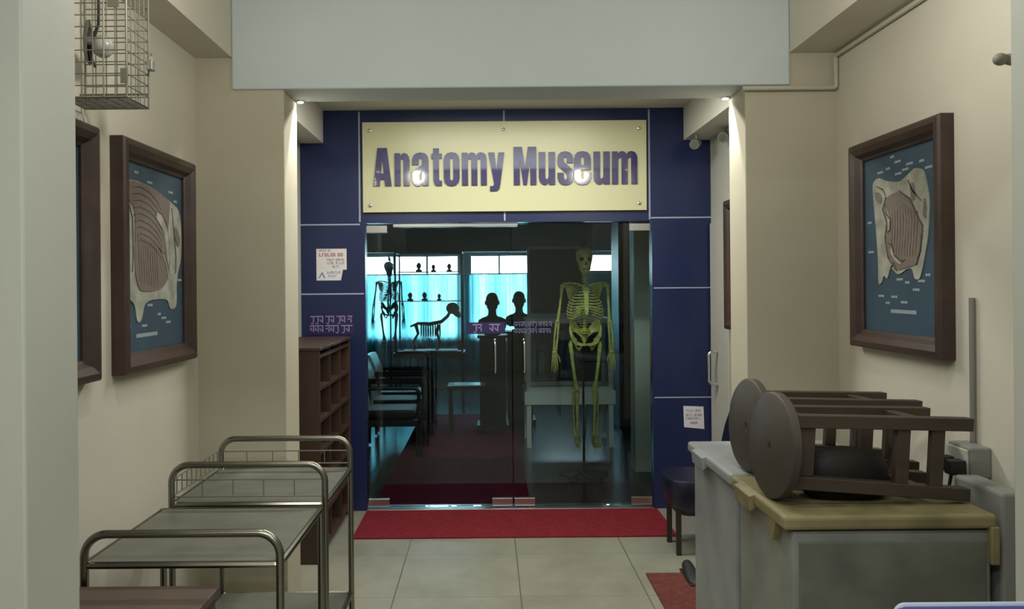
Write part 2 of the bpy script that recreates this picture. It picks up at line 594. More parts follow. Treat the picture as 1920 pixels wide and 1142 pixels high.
# glass doors
def glass_door(n, x0, x1, hinge_left, label):
    d = thing('door_%d' % n, (x0, DOOR + 0.03, 0.02), label, 'door')
    d['kind'] = 'structure'
    y0, y1 = DOOR + 0.036, DOOR + 0.048
    bx(x0 + 0.004, x1 - 0.004, y0, y1, 0.02, OT - 0.012).build('glass_pane', 'glass', d)
    ph, pw = 0.055, 0.15
    for z in (0.022, OT - 0.014 - ph):
        for side in (0, 1):
            if side == (1 if hinge_left else 0) and z > 1:
                continue
            a = x0 + 0.006 if side == 0 else x1 - 0.006 - pw
            bx(a, a + pw, DOOR + 0.026, DOOR + 0.058, z, z + ph).build('patch_fitting', 'steel', d, bevel=0.003)
    hx = x1 - 0.125 if hinge_left else x0 + 0.085
    pts = [(hx, y0, 0.98), (hx, y0 - 0.055, 0.98), (hx, y0 - 0.055, 1.22), (hx, y0, 1.22)]
    MB().tube(rounded(pts, 0.03), 0.0095, 10).build('pull_handle', 'chrome', d, smooth=True)
    return d


CX = 0.172
d1 = glass_door(1, OL, CX, True, 'left glass door leaf with steel corner patches')
d2 = glass_door(2, CX, OR, False, 'right glass door leaf in front of the skeleton')
# overhead rail
bx(OL + 0.2, 0.22, DOOR + 0.02, DOOR + 0.075, OT - 0.03, OT - 0.002).build('closer_rail', 'steel', d1, bevel=0.004)


# ------------------------------------------------------------------ lettering helpers
def glyph_mesh(outlines, depth):
    """filled 2D outlines (first contour outer, others holes) -> extruded mesh, in the XZ plane, front towards -Y"""
    cu = bpy.data.curves.new('glyph', 'CURVE')
    cu.dimensions = '2D'
    cu.fill_mode = 'BOTH'
    cu.extrude = depth / 2
    for pts in outlines:
        sp = cu.splines.new('POLY')
        sp.points.add(len(pts) - 1)
        for q, (a, b) in zip(sp.points, pts):
            q.co = (a, b, 0, 1)
        sp.use_cyclic_u = True
    tmp = bpy.data.objects.new('glyph', cu)
    COL.objects.link(tmp)
    dg = bpy.context.evaluated_depsgraph_get()
    me = bpy.data.meshes.new_from_object(tmp.evaluated_get(dg))
    bpy.data.objects.remove(tmp)
    me.transform(Matrix.Rotation(radians(90), 4, 'X'))
    return me


G = {}
G['A'] = [[(0, 0), (.24, 1), (.76, 1), (1, 0), (.65, 0), (.62, .17), (.38, .17), (.35, 0)], [(.42, .33), (.58, .33), (.5, .78)]]
G['M'] = [[(0, 0), (0, 1), (.37, 1), (.5, .46), (.63, 1), (1, 1), (1, 0), (.73, 0), (.73, .64), (.58, 0), (.42, 0), (.27, .64), (.27, 0)]]
G['n'] = [[(0, 0), (0, 1), (.38, 1), (.39, .91), (.48, .98), (.64, 1.01), (.82, .98), (.95, .9), (1, .78), (1, 0), (.6, 0), (.6, .78), (.55, .83), (.48, .83), (.4, .77), (.4, 0)]]
G['u'] = [[(1 - a, 1 - b) for a, b in G['n'][0]]]
G['m'] = [[(0, 0), (0, 1), (.23, 1), (.24, .92), (.31, .99), (.41, 1.01), (.52, .98), (.57, .91), (.66, .99), (.77, 1.01), (.90, .98), (.97, .91), (1, .8), (1, 0), (.76, 0), (.76, .78), (.71, .83), (.62, .77), (.62, 0), (.38, 0), (.38, .78), (.33, .83), (.245, .77), (.245, 0)]]
G['o'] = [[(1, .22), (1, .78), (.94, .91), (.78, .99), (.5, 1.02), (.22, .99), (.06, .91), (0, .78), (0, .22), (.06, .09), (.22, .01), (.5, -.02), (.78, .01), (.94, .09)],
          [(.4, .2), (.4, .8), (.5, .86), (.6, .8), (.6, .2), (.5, .14)]]
G['e'] = [[(1, .45), (1, .78), (.94, .91), (.78, .99), (.5, 1.02), (.22, .99), (.06, .91), (0, .78), (0, .22), (.06, .09), (.22, .01), (.5, -.02), (.78, .01), (.94, .09), (1, .22), (1, .37), (.6, .37), (.6, .19), (.5, .14), (.4, .19), (.4, .45)],
          [(.4, .59), (.4, .8), (.5, .86), (.6, .8), (.6, .59)]]
G['a'] = [[(0, .64), (0, .8), (.07, .92), (.22, .99), (.5, 1.02), (.78, .99), (.94, .91), (1, .78), (1, 0), (.62, 0), (.62, .08), (.5, 0), (.3, -.02), (.1, .04), (0, .17), (0, .36), (.07, .47), (.6, .64), (.6, .8), (.5, .86), (.4, .8), (.4, .64)],
          [(.4, .19), (.4, .33), (.6, .46), (.6, .2), (.5, .14)]]
G['s'] = [[(1, .66), (1, .79), (.93, .92), (.77, .99), (.5, 1.02), (.22, .99), (.06, .92), (0, .79), (0, .66), (.06, .55), (.55, .34), (.6, .28), (.6, .2), (.5, .14), (.4, .2), (.4, .36), (0, .36), (0, .21), (.07, .09), (.22, .01), (.5, -.02), (.78, .01), (.94, .08), (1, .21), (1, .36), (.94, .47), (.45, .68), (.4, .73), (.4, .8), (.5, .86), (.6, .8), (.6, .66)]]
G['t'] = [[(.18, 1.14), (.72, 1.14), (.72, .98), (1, .98), (1, .83), (.72, .83), (.72, .2), (.77, .15), (1, .15), (1, 0), (.55, -.01), (.3, .03), (.18, .16), (.18, .83), (0, .83), (0, .98), (.18, .98)]]
G['y'] = [[(0, 1), (.38, 1), (.51, .42), (.63, 1), (1, 1), (.74, .02), (.67, -.12), (.5, -.18), (.1, -.18), (.1, -.03), (.28, -.03), (.36, .03)]]

# ------------------------------------------------------------------ the museum sign
SX0, SX1, SZ0, SZ1 = -0.892, 1.144, 2.150, 2.795
sgn = thing('museum_sign', ((SX0 + SX1) / 2, DOOR - 0.03, (SZ0 + SZ1) / 2), 'wide cream gold Anatomy Museum sign on the blue wall over the glass doors', 'sign')
sgn.rotation_euler = (radians(1.1), 0, 0)
cx0, cz0 = (SX0 + SX1) / 2, (SZ0 + SZ1) / 2
MB().box(SX0 - cx0, SX1 - cx0, -0.006, 0.006, SZ0 - cz0, SZ1 - cz0).build('sign_board', 'sign', sgn, bevel=0.002, local=True)
for x in (SX0 + .055, (SX0 + SX1) / 2 - 0.005, SX1 - .055):
    for z in (SZ0 + .05, SZ1 - .06):
        if abs(x - cx0) < .1 and z < cz0:
            continue
        m_ = MB()
        m_.tube([(x - cx0, 0.02, z - cz0), (x - cx0, -0.016, z - cz0), (x - cx0, -0.019, z - cz0)], [0.011, 0.011, 0.006], 12)
        m_.build('stand_off_screw', 'chrome', sgn, smooth=True, local=True)
SPX = 1500.0 / (DOOR - 0.045)
BASE_Z = EYE + (535 - 347.0) / SPX
row = [('A', 701, 734.5), ('n', 741, 768.5), ('a', 774, 804), ('t', 810, 829), ('o', 833, 862), ('m', 867, 913), ('y', 916.5, 946),
       ('M', 964, 1006), ('u', 1011, 1041), ('s', 1046, 1075), ('e', 1077, 1108), ('u', 1113.5, 1143.5), ('m', 1148, 1195)]
for ch, xa, xb in row:
    # metric advance widths of the raised lettering
    wa, wb = (xa - 915) / SPX - 0.002 + 0.006, (xb - 915) / SPX + 0.006
    hh = 71.0 / SPX if ch in 'AM' else 61.0 / SPX
    me = glyph_mesh([[(a * (wb - wa), b * hh) for a, b in c] for c in G[ch]], 0.012)
    me.materials.append(M['letter'])
    o = bpy.data.objects.new('letter', me)
    COL.objects.link(o)
    o.parent = sgn
    o.location = (wa - cx0, -0.013, BASE_Z - cz0)


# ------------------------------------------------------------------ small notices
def indic_text(mb, x0, x1, z0, z1, fn, seed, mi=0, d0=0.001, d1=0.002):
    """two words of hanging-bar script: head bar, stems, loops"""
    rnd = random.Random(seed)
    h = z1 - z0
    x = x0
    while x < x1 - 0.4 * h:
        wl = min(rnd.choice([2, 3, 4]) * 0.55 * h, x1 - x)
        mb.prism([(x, z1 - .18 * h), (x + wl, z1 - .18 * h), (x + wl, z1 - .04 * h), (x, z1 - .04 * h)], fn, d0, d1, mi)
        k = x
        while k < x + wl - 0.3 * h:
            s = .5 * h
            t = .13 * h
            typ = rnd.randint(0, 3)
            mb.prism([(k + s - t, z0 + .1 * h), (k + s, z0 + .1 * h), (k + s, z1 - .15 * h), (k + s - t, z1 - .15 * h)], fn, d0, d1, mi)
            if typ == 0:
                mb.prism([(k, z0 + .45 * h), (k + s, z0 + .5 * h), (k + s, z0 + .62 * h), (k, z0 + .58 * h)], fn, d0, d1, mi)
            elif typ == 1:
                mb.prism([(k, z0 + .5 * h), (k + .25 * h, z0 + .2 * h), (k + .4 * h, z0 + .2 * h), (k + .14 * h, z0 + .55 * h)], fn, d0, d1, mi)
            elif typ == 2:
                mb.prism([(k + .02 * h, z0 + .3 * h), (k + .3 * h, z0 + .3 * h), (k + .3 * h, z0 + .44 * h), (k + .02 * h, z0 + .44 * h)], fn, d0, d1, mi)
                mb.prism([(k + .02 * h, z0 + .44 * h), (k + .15 * h, z0 + .44 * h), (k + .15 * h, z0 + .7 * h), (k + .02 * h, z0 + .7 * h)], fn, d0, d1, mi)
            else:
                mb.prism([(k + .1 * h, z0), (k + .4 * h, z0 - .12 * h), (k + .44 * h, z0), (k + .16 * h, z0 + .1 * h)], fn, d0, d1, mi)
            k += s + .08 * h
        x += wl + 0.3 * h


def latin_text(mb, x0, x1, z0, z1, fn, seed, mi=0, d0=0.001, d1=0.002):
    """small block capitals too blurred to read"""
    rnd = random.Random(seed)
    h = z1 - z0
    x = x0
    n = 0
    while x < x1 - .5 * h:
        w = h * rnd.uniform(.5, .7)
        t = .2 * h
        mb.prism([(x, z0), (x + t, z0), (x + t, z1), (x, z1)], fn, d0, d1, mi)
        k = rnd.randint(0, 3)
        if k != 0:
            mb.prism([(x + t, z1 - t), (x + w, z1 - t), (x + w, z1), (x + t, z1)], fn, d0, d1, mi)
        if k != 1:
            mb.prism([(x + t, z0), (x + w, z0), (x + w, z0 + t), (x + t, z0 + t)], fn, d0, d1, mi)
        if k > 1:
            mb.prism([(x + w - t, z0 + t), (x + w, z0 + t), (x + w, z1 - t), (x + w - t, z1 - t)], fn, d0, d1, mi)
        x += w + .22 * h
        n += 1
        if n % rnd.choice([4, 5, 6]) == 0:
            x += .5 * h


def front_fn(y):
    return lambda a, b, d: (a, y - d, b)


# pinkish notice, two sheets
nt_ = thing('notice', (-1.12, DOOR, 1.785), 'pinkish white printed notice on the blue wall above the purple text sign', 'notice')
F = front_fn(DOOR)
tx = MB().prism([(-1.236, 1.742), (-1.018, 1.742), (-1.018, 1.893), (-1.236, 1.893)], F, 0, 0.002)
latin_text(tx, -1.22, -1.13, 1.874, 1.887, F, 1, 2, .002, .003)
latin_text(tx, -1.215, -1.04, 1.838, 1.862, F, 2, 1, .002, .003)
latin_text(tx, -1.16, -1.03, 1.805, 1.822, F, 3, 2, .002, .003)
latin_text(tx, -1.155, -1.03, 1.782, 1.798, F, 4, 2, .002, .003)
latin_text(tx, -1.12, -1.06, 1.757, 1.772, F, 5, 2, .002, .003)
tx.build('upper_sheet', ['paper_pink', 'ink_red', 'ink'], nt_)
tx = MB().prism([(-1.236, 1.665), (-1.060, 1.665), (-1.045, 1.742), (-1.236, 1.742)], F, 0, 0.002)
latin_text(tx, -1.16, -1.06, 1.715, 1.732, F, 6, 1, .002, .003)
latin_text(tx, -1.15, -1.08, 1.69, 1.706, F, 7, 1, .002, .003)
tx.prism([(-1.222, 1.683), (-1.212, 1.683), (-1.19, 1.722), (-1.195, 1.727)], F, .002, .003, 1)
tx.prism([(-1.19, 1.722), (-1.172, 1.683), (-1.182, 1.683), (-1.197, 1.715)], F, .002, .003, 1)
tx.build('lower_sheet', ['paper', 'ink'], nt_)

# purple sign with two lines of pale script
tx = MB().prism([(-1.30, 1.275), (-0.965, 1.275), (-0.965, 1.422), (-1.30, 1.422)], F, 0, 0.003)
indic_text(tx, -1.285, -0.98, 1.355, 1.412, F, 11, 1, .003, .004)
indic_text(tx, -1.285, -0.98, 1.288, 1.345, F, 12, 1, .003, .004)
tag(tx.build('text_sign', ['purple', 'lilac']), 'purple wall sign with two lines of pale lilac script beside the doors', 'sign')

# white notice, lower right
tx = MB().prism([(1.405, 0.585), (1.551, 0.570), (1.546, 0.732), (1.401, 0.738)], F, 0, 0.002)
for k, (z, a, b) in enumerate([(.695, 1.425, 1.525), (.664, 1.42, 1.53), (.640, 1.42, 1.53), (.608, 1.45, 1.50)]):
    latin_text(tx, a, b, z, z + .016, F, 20 + k, 1, .002, .003)
tag(tx.build('notice', ['paper', 'ink']), 'plain white square notice low on the blue wall right of the doors', 'notice')

# stickers on the glass
GF = front_fn(DOOR + 0.0355)
tx = MB().prism([(-.156, 1.268), (.122, 1.268), (.122, 1.352), (-.156, 1.352)], GF, 0, .0015)
indic_text(tx, -.115, -.008, 1.28, 1.342, GF, 31, 1, .0015, .0025)
indic_text(tx, .005, .085, 1.28, 1.342, GF, 33, 1, .0015, .0025)
tag(tx.build('door_sticker', ['purple', 'lilac']), 'dark purple sticker with two white words on the left glass door', 'sticker')
tx = MB()
indic_text(tx, .185, .46, 1.315, 1.355, GF, 34, 0, 0, .001)
indic_text(tx, .185, .46, 1.265, 1.305, GF, 35, 0, 0, .001)
tag(tx.build('door_sticker', 'lilac_dim'), 'faint lilac two line text sticker on the right glass door', 'sticker')


# ------------------------------------------------------------------ framed anatomy pictures
def chaikin(poly, it=2):
    for _ in range(it):
        o = []
        n = len(poly)
        for i in range(n):
            (a, b), (c, d) = poly[i], poly[(i + 1) % n]
            o += [(a * .8 + c * .2, b * .8 + d * .2), (a * .2 + c * .8, b * .2 + d * .8)]
        poly = o
    return poly


def ribbon(pts, w):
    """a drawn line of width w as an outline polygon"""
    up, lo = [], []
    n = len(pts)
    for i, (a, b) in enumerate(pts):
        p, q = pts[max(0, i - 1)], pts[min(n - 1, i + 1)]
        dx, dy = q[0] - p[0], q[1] - p[1]
        L = math.hypot(dx, dy) or 1
        ww = w * (1 if 0 < i < n - 1 else .35)
        up.append((a - dy / L * ww, b + dx / L * ww))
        lo.append((a + dy / L * ww, b - dx / L * ww))
    return up + lo[::-1]


def picture(name, fn, W, H, loc, label, art, group='framed anatomy pictures'):
    """fn(u metres along, z metres up, depth out of the wall)"""
    t = thing(name, loc, label, 'picture', group)
    b, D = 0.078, 0.062
    prof = [(0, 0), (0, D * .82), (.010, D * .96), (.028, D), (.052, D * .82), (.066, D * .50), (b, D * .42), (b, 0)]
    fm = MB()
    cs = [(0, 0, 1, 1), (W, 0, -1, 1), (W, H, -1, -1), (0, H, 1, -1)]
    rings = [[fn(cx + sx * p, cz + sz * p, d) for p, d in prof] for cx, cz, sx, sz in cs]
    n = len(prof)
    vs = [q for r in rings for q in r]
    fs = []
    for i in range(4):
        for k in range(n):
            fs.append((i * n + k, i * n + (k + 1) % n, ((i + 1) % 4) * n + (k + 1) % n, ((i + 1) % 4) * n + k))
    fm.add(vs, fs)
    fm.build('frame', 'frame', t)
    w, h = W - 2 * b + .01, H - 2 * b + .01
    ub = b - .005
    lb = MB().box(ub, ub + w, ub, ub + h, 0.004, 0.016)
    lb.v = [fn(a, c, d_) for a, c, d_ in lb.v]

    def uv(a, c, d):
        return fn(ub + a * w, ub + c * h, d)
    ar = MB()
    d = 0.016
    for poly, mi, th in art['shapes']:
        ar.prism(chaikin(poly), uv, d, d + th, mi)
    for pts, w_, mi, th in art.get('lines', ()):
        ar.prism(ribbon(pts, w_), uv, d, d + th, mi)
    ar.build('illustration', ['bone_paint', 'muscle', 'fibre'], t)
    for k, (a, c) in enumerate(art['labels']):
        L, hh = (0.085 if k % 3 else 0.06), 0.0065
        if k == len(art['labels']) - 1:
            L, hh = 0.34, 0.010
        n_ = max(2, int(L / .021))
        for q in range(n_):
            aa = a - L / 2 + q * L / n_
            lb.prism([(aa, c - hh), (aa + L / n_ * .86, c - hh), (aa + L / n_ * .80, c + hh), (aa + L / n_ * .1, c + hh)], uv, d, d + .0015, 1)
    lb.build('picture_board', ['board', 'label_paint'], t)
    return t


ART_RIBS = {'shapes': [
    ([(.049, .897), (.202, .902), (.496, .883), (.738, .84), (.955, .796), (.977, .535), (.866, .39), (.866, .222), (.738, .21), (.696, .278),
      (.309, .271), (.255, .164), (.185, .153), (.15, .253), (.049, .289), (.016, .434), (.033, .738)], 0, .004),
    ([(.072, .894), (.202, .896), (.496, .88), (.738, .837), (.738, .799), (.70, .66), (.71, .525), (.70, .387), (.574, .331), (.345, .316),
      (.202, .327), (.14, .438), (.167, .749), (.059, .789)], 1, .007),
    ([(.50, .76), (.59, .745), (.69, .66), (.72, .54), (.71, .45), (.69, .44), (.66, .56), (.62, .65), (.54, .70), (.49, .72)], 0, .009),
    ([(.56, .55), (.60, .555), (.70, .47), (.715, .40), (.69, .385), (.665, .455)], 0, .009),
    ([(.80, .70), (.88, .68), (.93, .62), (.90, .57), (.83, .63)], 1, .007),
], 'labels': [(.202, .946), (.412, .913), (.78, .892), (.866, .845), (.932, .384), (.401, .245), (.555, .192), (.635, .168), (.717, .142),
              (.07, .144), (.309, .137), (.35, .087)]}
ART_GIRDLE = {'shapes': [
    ([(.136, .848), (.218, .879), (.345, .843), (.525, .82), (.639, .85), (.722, .877), (.828, .856), (.867, .783), (.898, .694), (.88, .512),
      (.828, .392), (.776, .295), (.708, .297), (.681, .355), (.611, .352), (.496, .318), (.391, .368), (.345, .296), (.298, .325), (.257, .272),
      (.212, .273), (.218, .397), (.186, .592), (.153, .762)], 0, .004),
    ([(.345, .755), (.525, .774), (.667, .719), (.762, .621), (.815, .591), (.828, .541), (.789, .444), (.749, .371), (.611, .359), (.496, .344),
      (.376, .416), (.329, .527), (.376, .604), (.298, .678)], 1, .007),
    ([(.33, .70), (.36, .70), (.41, .63), (.40, .56), (.37, .565), (.375, .62)], 0, .009),
    ([(.40, .45), (.47, .40), (.55, .375), (.56, .395), (.47, .43), (.42, .48)], 0, .009),
    ([(.17, .80), (.25, .79), (.29, .75), (.26, .72), (.19, .75)], 1, .006),
    ([(.66, .80), (.72, .80), (.74, .72), (.69, .70)], 1, .006),
    ([(.84, .72), (.87, .68), (.86, .60), (.82, .62)], 1, .006),
], 'labels': [(.421, .97), (.496, .935), (.653, .906), (.802, .903), (.885, .861), (.25, .902), (.36, .912), (.597, .882), (.502, .869),
              (.086, .628), (.103, .458), (.511, .298), (.611, .281), (.722, .243), (.789, .288), (.867, .319), (.25, .206), (.436, .203),
              (.345, .168), (.568, .175), (.554, .124)]}
rl = random.Random(9)
fib = []
for k in range(9):      # curved rib lines in the upper part of the picture
    v0 = .86 - k * .035
    fib.append(([(.10 + .01 * k, v0), (.24, v0 + .012), (.38, v0 - .004), (.50, v0 - .04), (.58, v0 - .085)], .0035, 2, .0078))
for k in range(9):      # long muscle fibres
    u0 = .20 + k * .036
    fib.append(([(u0 - .01, .62 - .006 * k), (u0 + .004, .52), (u0 + .012, .44), (u0 + .02 + .01 * rl.random(), .37 - .004 * k)], .0032, 2, .0078))
fib.append(([(.47, .74), (.57, .755), (.66, .71), (.71, .60), (.715, .48), (.69, .40)], .008, 2, .0088))
fib.append(([(.54, .56), (.62, .53), (.69, .46), (.715, .40)], .007, 2, .0092))
fib.append(([(.78, .80), (.82, .66), (.85, .52), (.84, .42)], .006, 2, .006))
fib.append(([(.05, .80), (.12, .70), (.13, .52), (.11, .42)], .006, 2, .006))
ART_RIBS['lines'] = fib
fib = []
for k in range(10):
    u0 = .43 + k * .036
    fib.append(([(u0, .70 - abs(k - 4) * .010), (u0 + .012, .60), (u0 - .004, .50), (u0 - .02, .42)], .0032, 2, .0078))
fib.append(([(.335, .72), (.36, .66), (.41, .63), (.405, .57), (.37, .56)], .006, 2, .0095))
fib.append(([(.37, .50), (.43, .485), (.46, .43), (.55, .395), (.60, .40)], .006, 2, .0095))
fib.append(([(.345, .755), (.30, .69), (.36, .61), (.33, .53), (.37, .42), (.49, .345)], .005, 2, .0085))
fib.append(([(.525, .774), (.667, .719), (.762, .621), (.82, .57), (.79, .444), (.74, .37)], .005, 2, .0085))
fib.append(([(.20, .83), (.30, .80), (.34, .76)], .005, 2, .006))
fib.append(([(.64, .82), (.70, .76), (.80, .70)], .005, 2, .006))
fib.append(([(.40, .36), (.45, .39), (.48, .36)], .005, 2, .008))
ART_GIRDLE['lines'] = fib
ART_BONE = {'shapes': [
    ([(.52, .86), (.62, .88), (.66, .80), (.63, .72), (.67, .60), (.66, .45), (.72, .36), (.68, .30), (.60, .34), (.58, .5), (.56, .62), (.55, .75)], 0, .004),
    ([(.30, .80), (.36, .78), (.40, .60), (.37, .40), (.30, .42), (.27, .6)], 1, .005),
], 'labels': [(.72, .92), (.82, .75), (.80, .66), (.83, .57), (.8, .46), (.5, .1)]}

picture('framed_picture', lambda u, z, d: (WL + d, 2.125 + u, 1.290 + z), .76, .91, (WL, 2.5, 1.29),
        'framed blue bone picture half hidden behind the nearest left pilaster', ART_BONE)
picture('framed_picture', lambda u, z, d: (WL + d, 3.075 + u, 1.285 + z), .755, .925, (WL, 3.45, 1.285),
        'framed ribbed muscle picture on blue, left wall beside the far pilaster', ART_RIBS)
picture('framed_picture', lambda u, z, d: (WR - d, 3.745 - u, 1.325 + z), .755, .925, (WR, 3.37, 1.325),
        'framed pink and white anatomy picture on blue, right wall above the stools', ART_GIRDLE)
picture('framed_picture', lambda u, z, d: (VR - d, 5.28 - u, 1.32 + z), .70, .84, (VR, 4.9, 1.32),
        'narrow view of a dark framed picture in the lobby behind the right pilaster', ART_BONE)

# lobby side door on the right wall: leaf + pull handle
dr = thing('door_3', (VR, 5.2, 0), 'pale side door on the right lobby wall with a chrome pull handle', 'door')
dr['kind'] = 'structure'
bx(VR - 0.018, VR + 0.01, 5.32, 5.74, 0.0, 2.05).build('door_leaf', 'near', dr, bevel=0.004)
MB().tube(rounded([(VR - .018, 5.56, .92), (VR - .085, 5.56, .92), (VR - .085, 5.56, 1.145), (VR - .018, 5.56, 1.145)], .045), .011, 10).build('pull_handle', 'chrome', dr, smooth=True)


# ------------------------------------------------------------------ small fixtures
def spot_fixture(loc, aim, label):
    t = thing('spot_lamp', loc, label, 'lamp', 'small lobby spot lamps')
    x, y, z = loc
    MB().tube([(x, y, z), (x, y, z - .045)], .010, 8).build('stem', 'grey_box', t, smooth=True)
    a = Vector(aim).normalized()
    c = Vector((x, y, z - .06))
    MB().tube([c - a * .05, c - a * .02, c + a * .05, c + a * .055], [.018, .03, .036, .032], 14).build('housing', 'grey_box', t, smooth=True)
    MB().tube([c + a * .0555, c + a * .058], [.029, .027], 14).build('lens', 'chrome', t, smooth=True)
    return t


spot_fixture((1.455, 5.55, 2.655), (-.5, -.8, -.35), 'grey lobby camera lamp under the right side beam, against the blue wall')
spot_fixture((1.575, 5.30, 2.655), (-.4, -.8, -.3), 'small pale lamp under the right side beam beside the lobby wall')
for sx, lab in ((-1, 'small lit spot under the beam at the left pilaster'), (1, 'small lit spot under the beam at the right pilaster')):
    x = -0.982 if sx < 0 else 1.262
    t = thing('spot_lamp', (x, 4.225, SOF), lab, 'lamp', 'lit spots under the cross beam')
    MB().tube([(x, 4.225, SOF), (x, 4.225, SOF - .009)], [.021, .020], 16).build('trim_ring', 'chrome', t, smooth=True)
    MB().tube([(x, 4.225, SOF - .009), (x, 4.225, SOF - .012)], [.016, .015], 16).build('lens', 'lit', t, smooth=True)

# cable conduit below the right-hand beam and down along the pilaster
cd = MB()
cd.tube(rounded([(WR - .014, 1.97, 2.742), (WR - .014, 3.965, 2.742), (WR - .014, 3.965, 2.585), (PR - .02, 3.965, 2.585)], .012, 3), .011, 8)
tag(cd.build('cable_conduit', 'conduit', smooth=True), 'thin painted cable conduit running under the right beam and across the pilaster', 'conduit')

# conduit and switch box on the right wall
cw = MB()
cw.tube([(WR - .012, 2.87, 1.56), (WR - .012, 2.87, 1.0)], .010, 8)
tag(cw.build('wall_conduit', 'conduit_dark', smooth=True), 'thin grey vertical conduit on the right wall above the socket box', 'conduit')
sb = thing('socket_box', (WR, 2.85, .99), 'pale grey wall socket box with black plugs behind the stools', 'socket')
bx(WR - .075, WR, 2.78, 2.92, .93, 1.04).build('box_body', 'grey_box', sb, bevel=.008)
bx(WR - .082, WR - .074, 2.79, 2.91, .94, 1.03).build('face_plate', 'conduit', sb, bevel=.004)
for k, yy in enumerate((2.80, 2.87)):
    p = MB()
    p.box(WR - .145, WR - .09, yy - .022, yy + .022, .945, .995)
    p.tube(rounded([(WR - .13, yy, .95), (WR - .14, yy, .90), (WR - .13, yy + .02, .78), (WR - .10, yy + .02, .62)], .05), .0065, 6)
    tag(p.build('power_plug', 'rubber', bevel=.004), ('black plug with cable nearer end of the socket box', 'black plug with cable farther end of the socket box')[k], 'plug', 'plugs in the wall socket')
# grey slope-topped box beside the near freezer
vs_ = thing('sloped_box', (1.67, 2.55, 0), 'grey slope-topped metal box standing between the near freezer and right wall', 'box')
q = MB()
q.prism([(1.60, .02), (WR - .012, .02), (WR - .012, .90), (1.68, .955), (1.60, .955)], lambda a, b, d: (a, d, b), 2.50, 2.76)
q.build('casing', 'grey_box', vs_, bevel=.01)
for yy in (2.52, 2.70):
    bx(1.61, 1.72, yy, yy + .04, 0, .022).build('foot', 'rubber', vs_)
tag(MB().tube([(1.735, 2.12, 0.0), (1.735, 2.12, .98)], .012, 8).build('floor_pipe', 'conduit_dark', smooth=True), 'thin dark vertical pipe low on the right wall beside the nearest pilaster', 'pipe')

# pipe fitting high on the right wall
wf = thing('wall_fitting', (WR, 2.43, 2.29), 'small dark cone-shaped metal fitting high on the right wall', 'fitting')
MB().tube([(WR, 2.43, 2.285), (WR - .012, 2.43, 2.285), (WR - .03, 2.43, 2.288), (WR - .10, 2.43, 2.292), (WR - .17, 2.43, 2.293)],
          [.062, .060, .050, .030, .015], 14).build('flared_base', 'conduit_dark', wf, smooth=True)
MB().ell((WR - .185, 2.43, 2.293), (.022, .019, .019)).build('knob', 'conduit_dark', wf, smooth=True)

# ------------------------------------------------------------------ caged lamp, upper left
CGx0, CGx1, CGy0, CGy1, CGz0, CGz1 = -1.43, -1.205, 2.68, 2.855, 2.262, 2.735
cg = thing('wire_cage', (WL, 2.77, CGz0), 'galvanised wire mesh cage fixed high on the left wall', 'cage')
w = MB()
step = .0385
nx, ny, nz = 6, 5, 12
for i in range(nx + 1):
    x = CGx0 + (CGx1 - CGx0) * i / nx
    for y in (CGy0, CGy1):
        w.tube([(x, y, CGz0), (x, y, CGz1)], .0021, 5)
    for z in (CGz0, CGz1):
        w.tube([(x, CGy0, z), (x, CGy1, z)], .0021, 5)
for j in range(ny * 2 + 1):
    y = CGy0 + (CGy1 - CGy0) * j / ny / 2
    if j % 2 == 0:
        w.tube([(CGx1, y, CGz0), (CGx1, y, CGz1)], .0021, 5)
    for z in (CGz0, CGz1):
        w.tube([(CGx0, y, z), (CGx1, y, z)], .0020, 5)
for k in range(nz + 1):
    z = CGz0 + (CGz1 - CGz0) * k / nz
    for y in (CGy0, CGy1):
        w.tube([(CGx0, y, z), (CGx1, y, z)], .0021, 5)
    w.tube([(CGx1, CGy0, z), (CGx1, CGy1, z)], .0021, 5)
w.build('wire_mesh', 'wire', cg, smooth=True)
fr = MB()
for x in (CGx0, CGx1):
    for y in (CGy0, CGy1):
        fr.tube([(x, y, CGz0), (x, y, CGz1)], .0036, 6)
for z in (CGz0, CGz1):
    fr.tube([(CGx0, CGy0, z), (CGx1, CGy0, z), (CGx1, CGy1, z), (CGx0, CGy1, z)], .0036, 6, True)
fr.tube([(CGx1 - .075, CGy0 - .003, CGz0), (CGx1 - .075, CGy0 - .003, CGz1)], .0028, 6)
for z in (CGz0 + .05, CGz1 - .05):
    fr.tube([(WL, CGy1, z), (CGx1, CGy1, z)], .0036, 6)
    fr.tube([(WL, CGy0, z), (CGx0, CGy0, z)], .0036, 6)
fr.build('cage_frame', 'wire', cg, smooth=True)
bx(CGx1 - .018, CGx1 + .004, CGy0 - .006, CGy0 - .002, CGz0 + .045, CGz0 + .095).build('hinge_plate', 'wire', cg)
bx(CGx1 - .060, CGx1 - .022, CGy0 - .006, CGy0 - .002, CGz0 + .30, CGz0 + .36).build('latch_plate', 'wire', cg)
pl = MB()
pl.box(CGx1 + .004, CGx1 + .026, CGy1 - .03, CGy1 + .0, CGz0 + .13, CGz0 + .165)
pl.build('padlock', 'steel', cg, bevel=.003)
sh = MB()
sh.tube(rounded([(CGx1 + .015, CGy1 - .025, CGz0 + .165), (CGx1 + .015, CGy1 - .025, CGz0 + .19), (CGx1 + .015, CGy1 - .005, CGz0 + .19), (CGx1 + .015, CGy1 - .005, CGz0 + .165)], .009), .003, 6)
sh.build('shackle', 'chrome', cg, smooth=True)

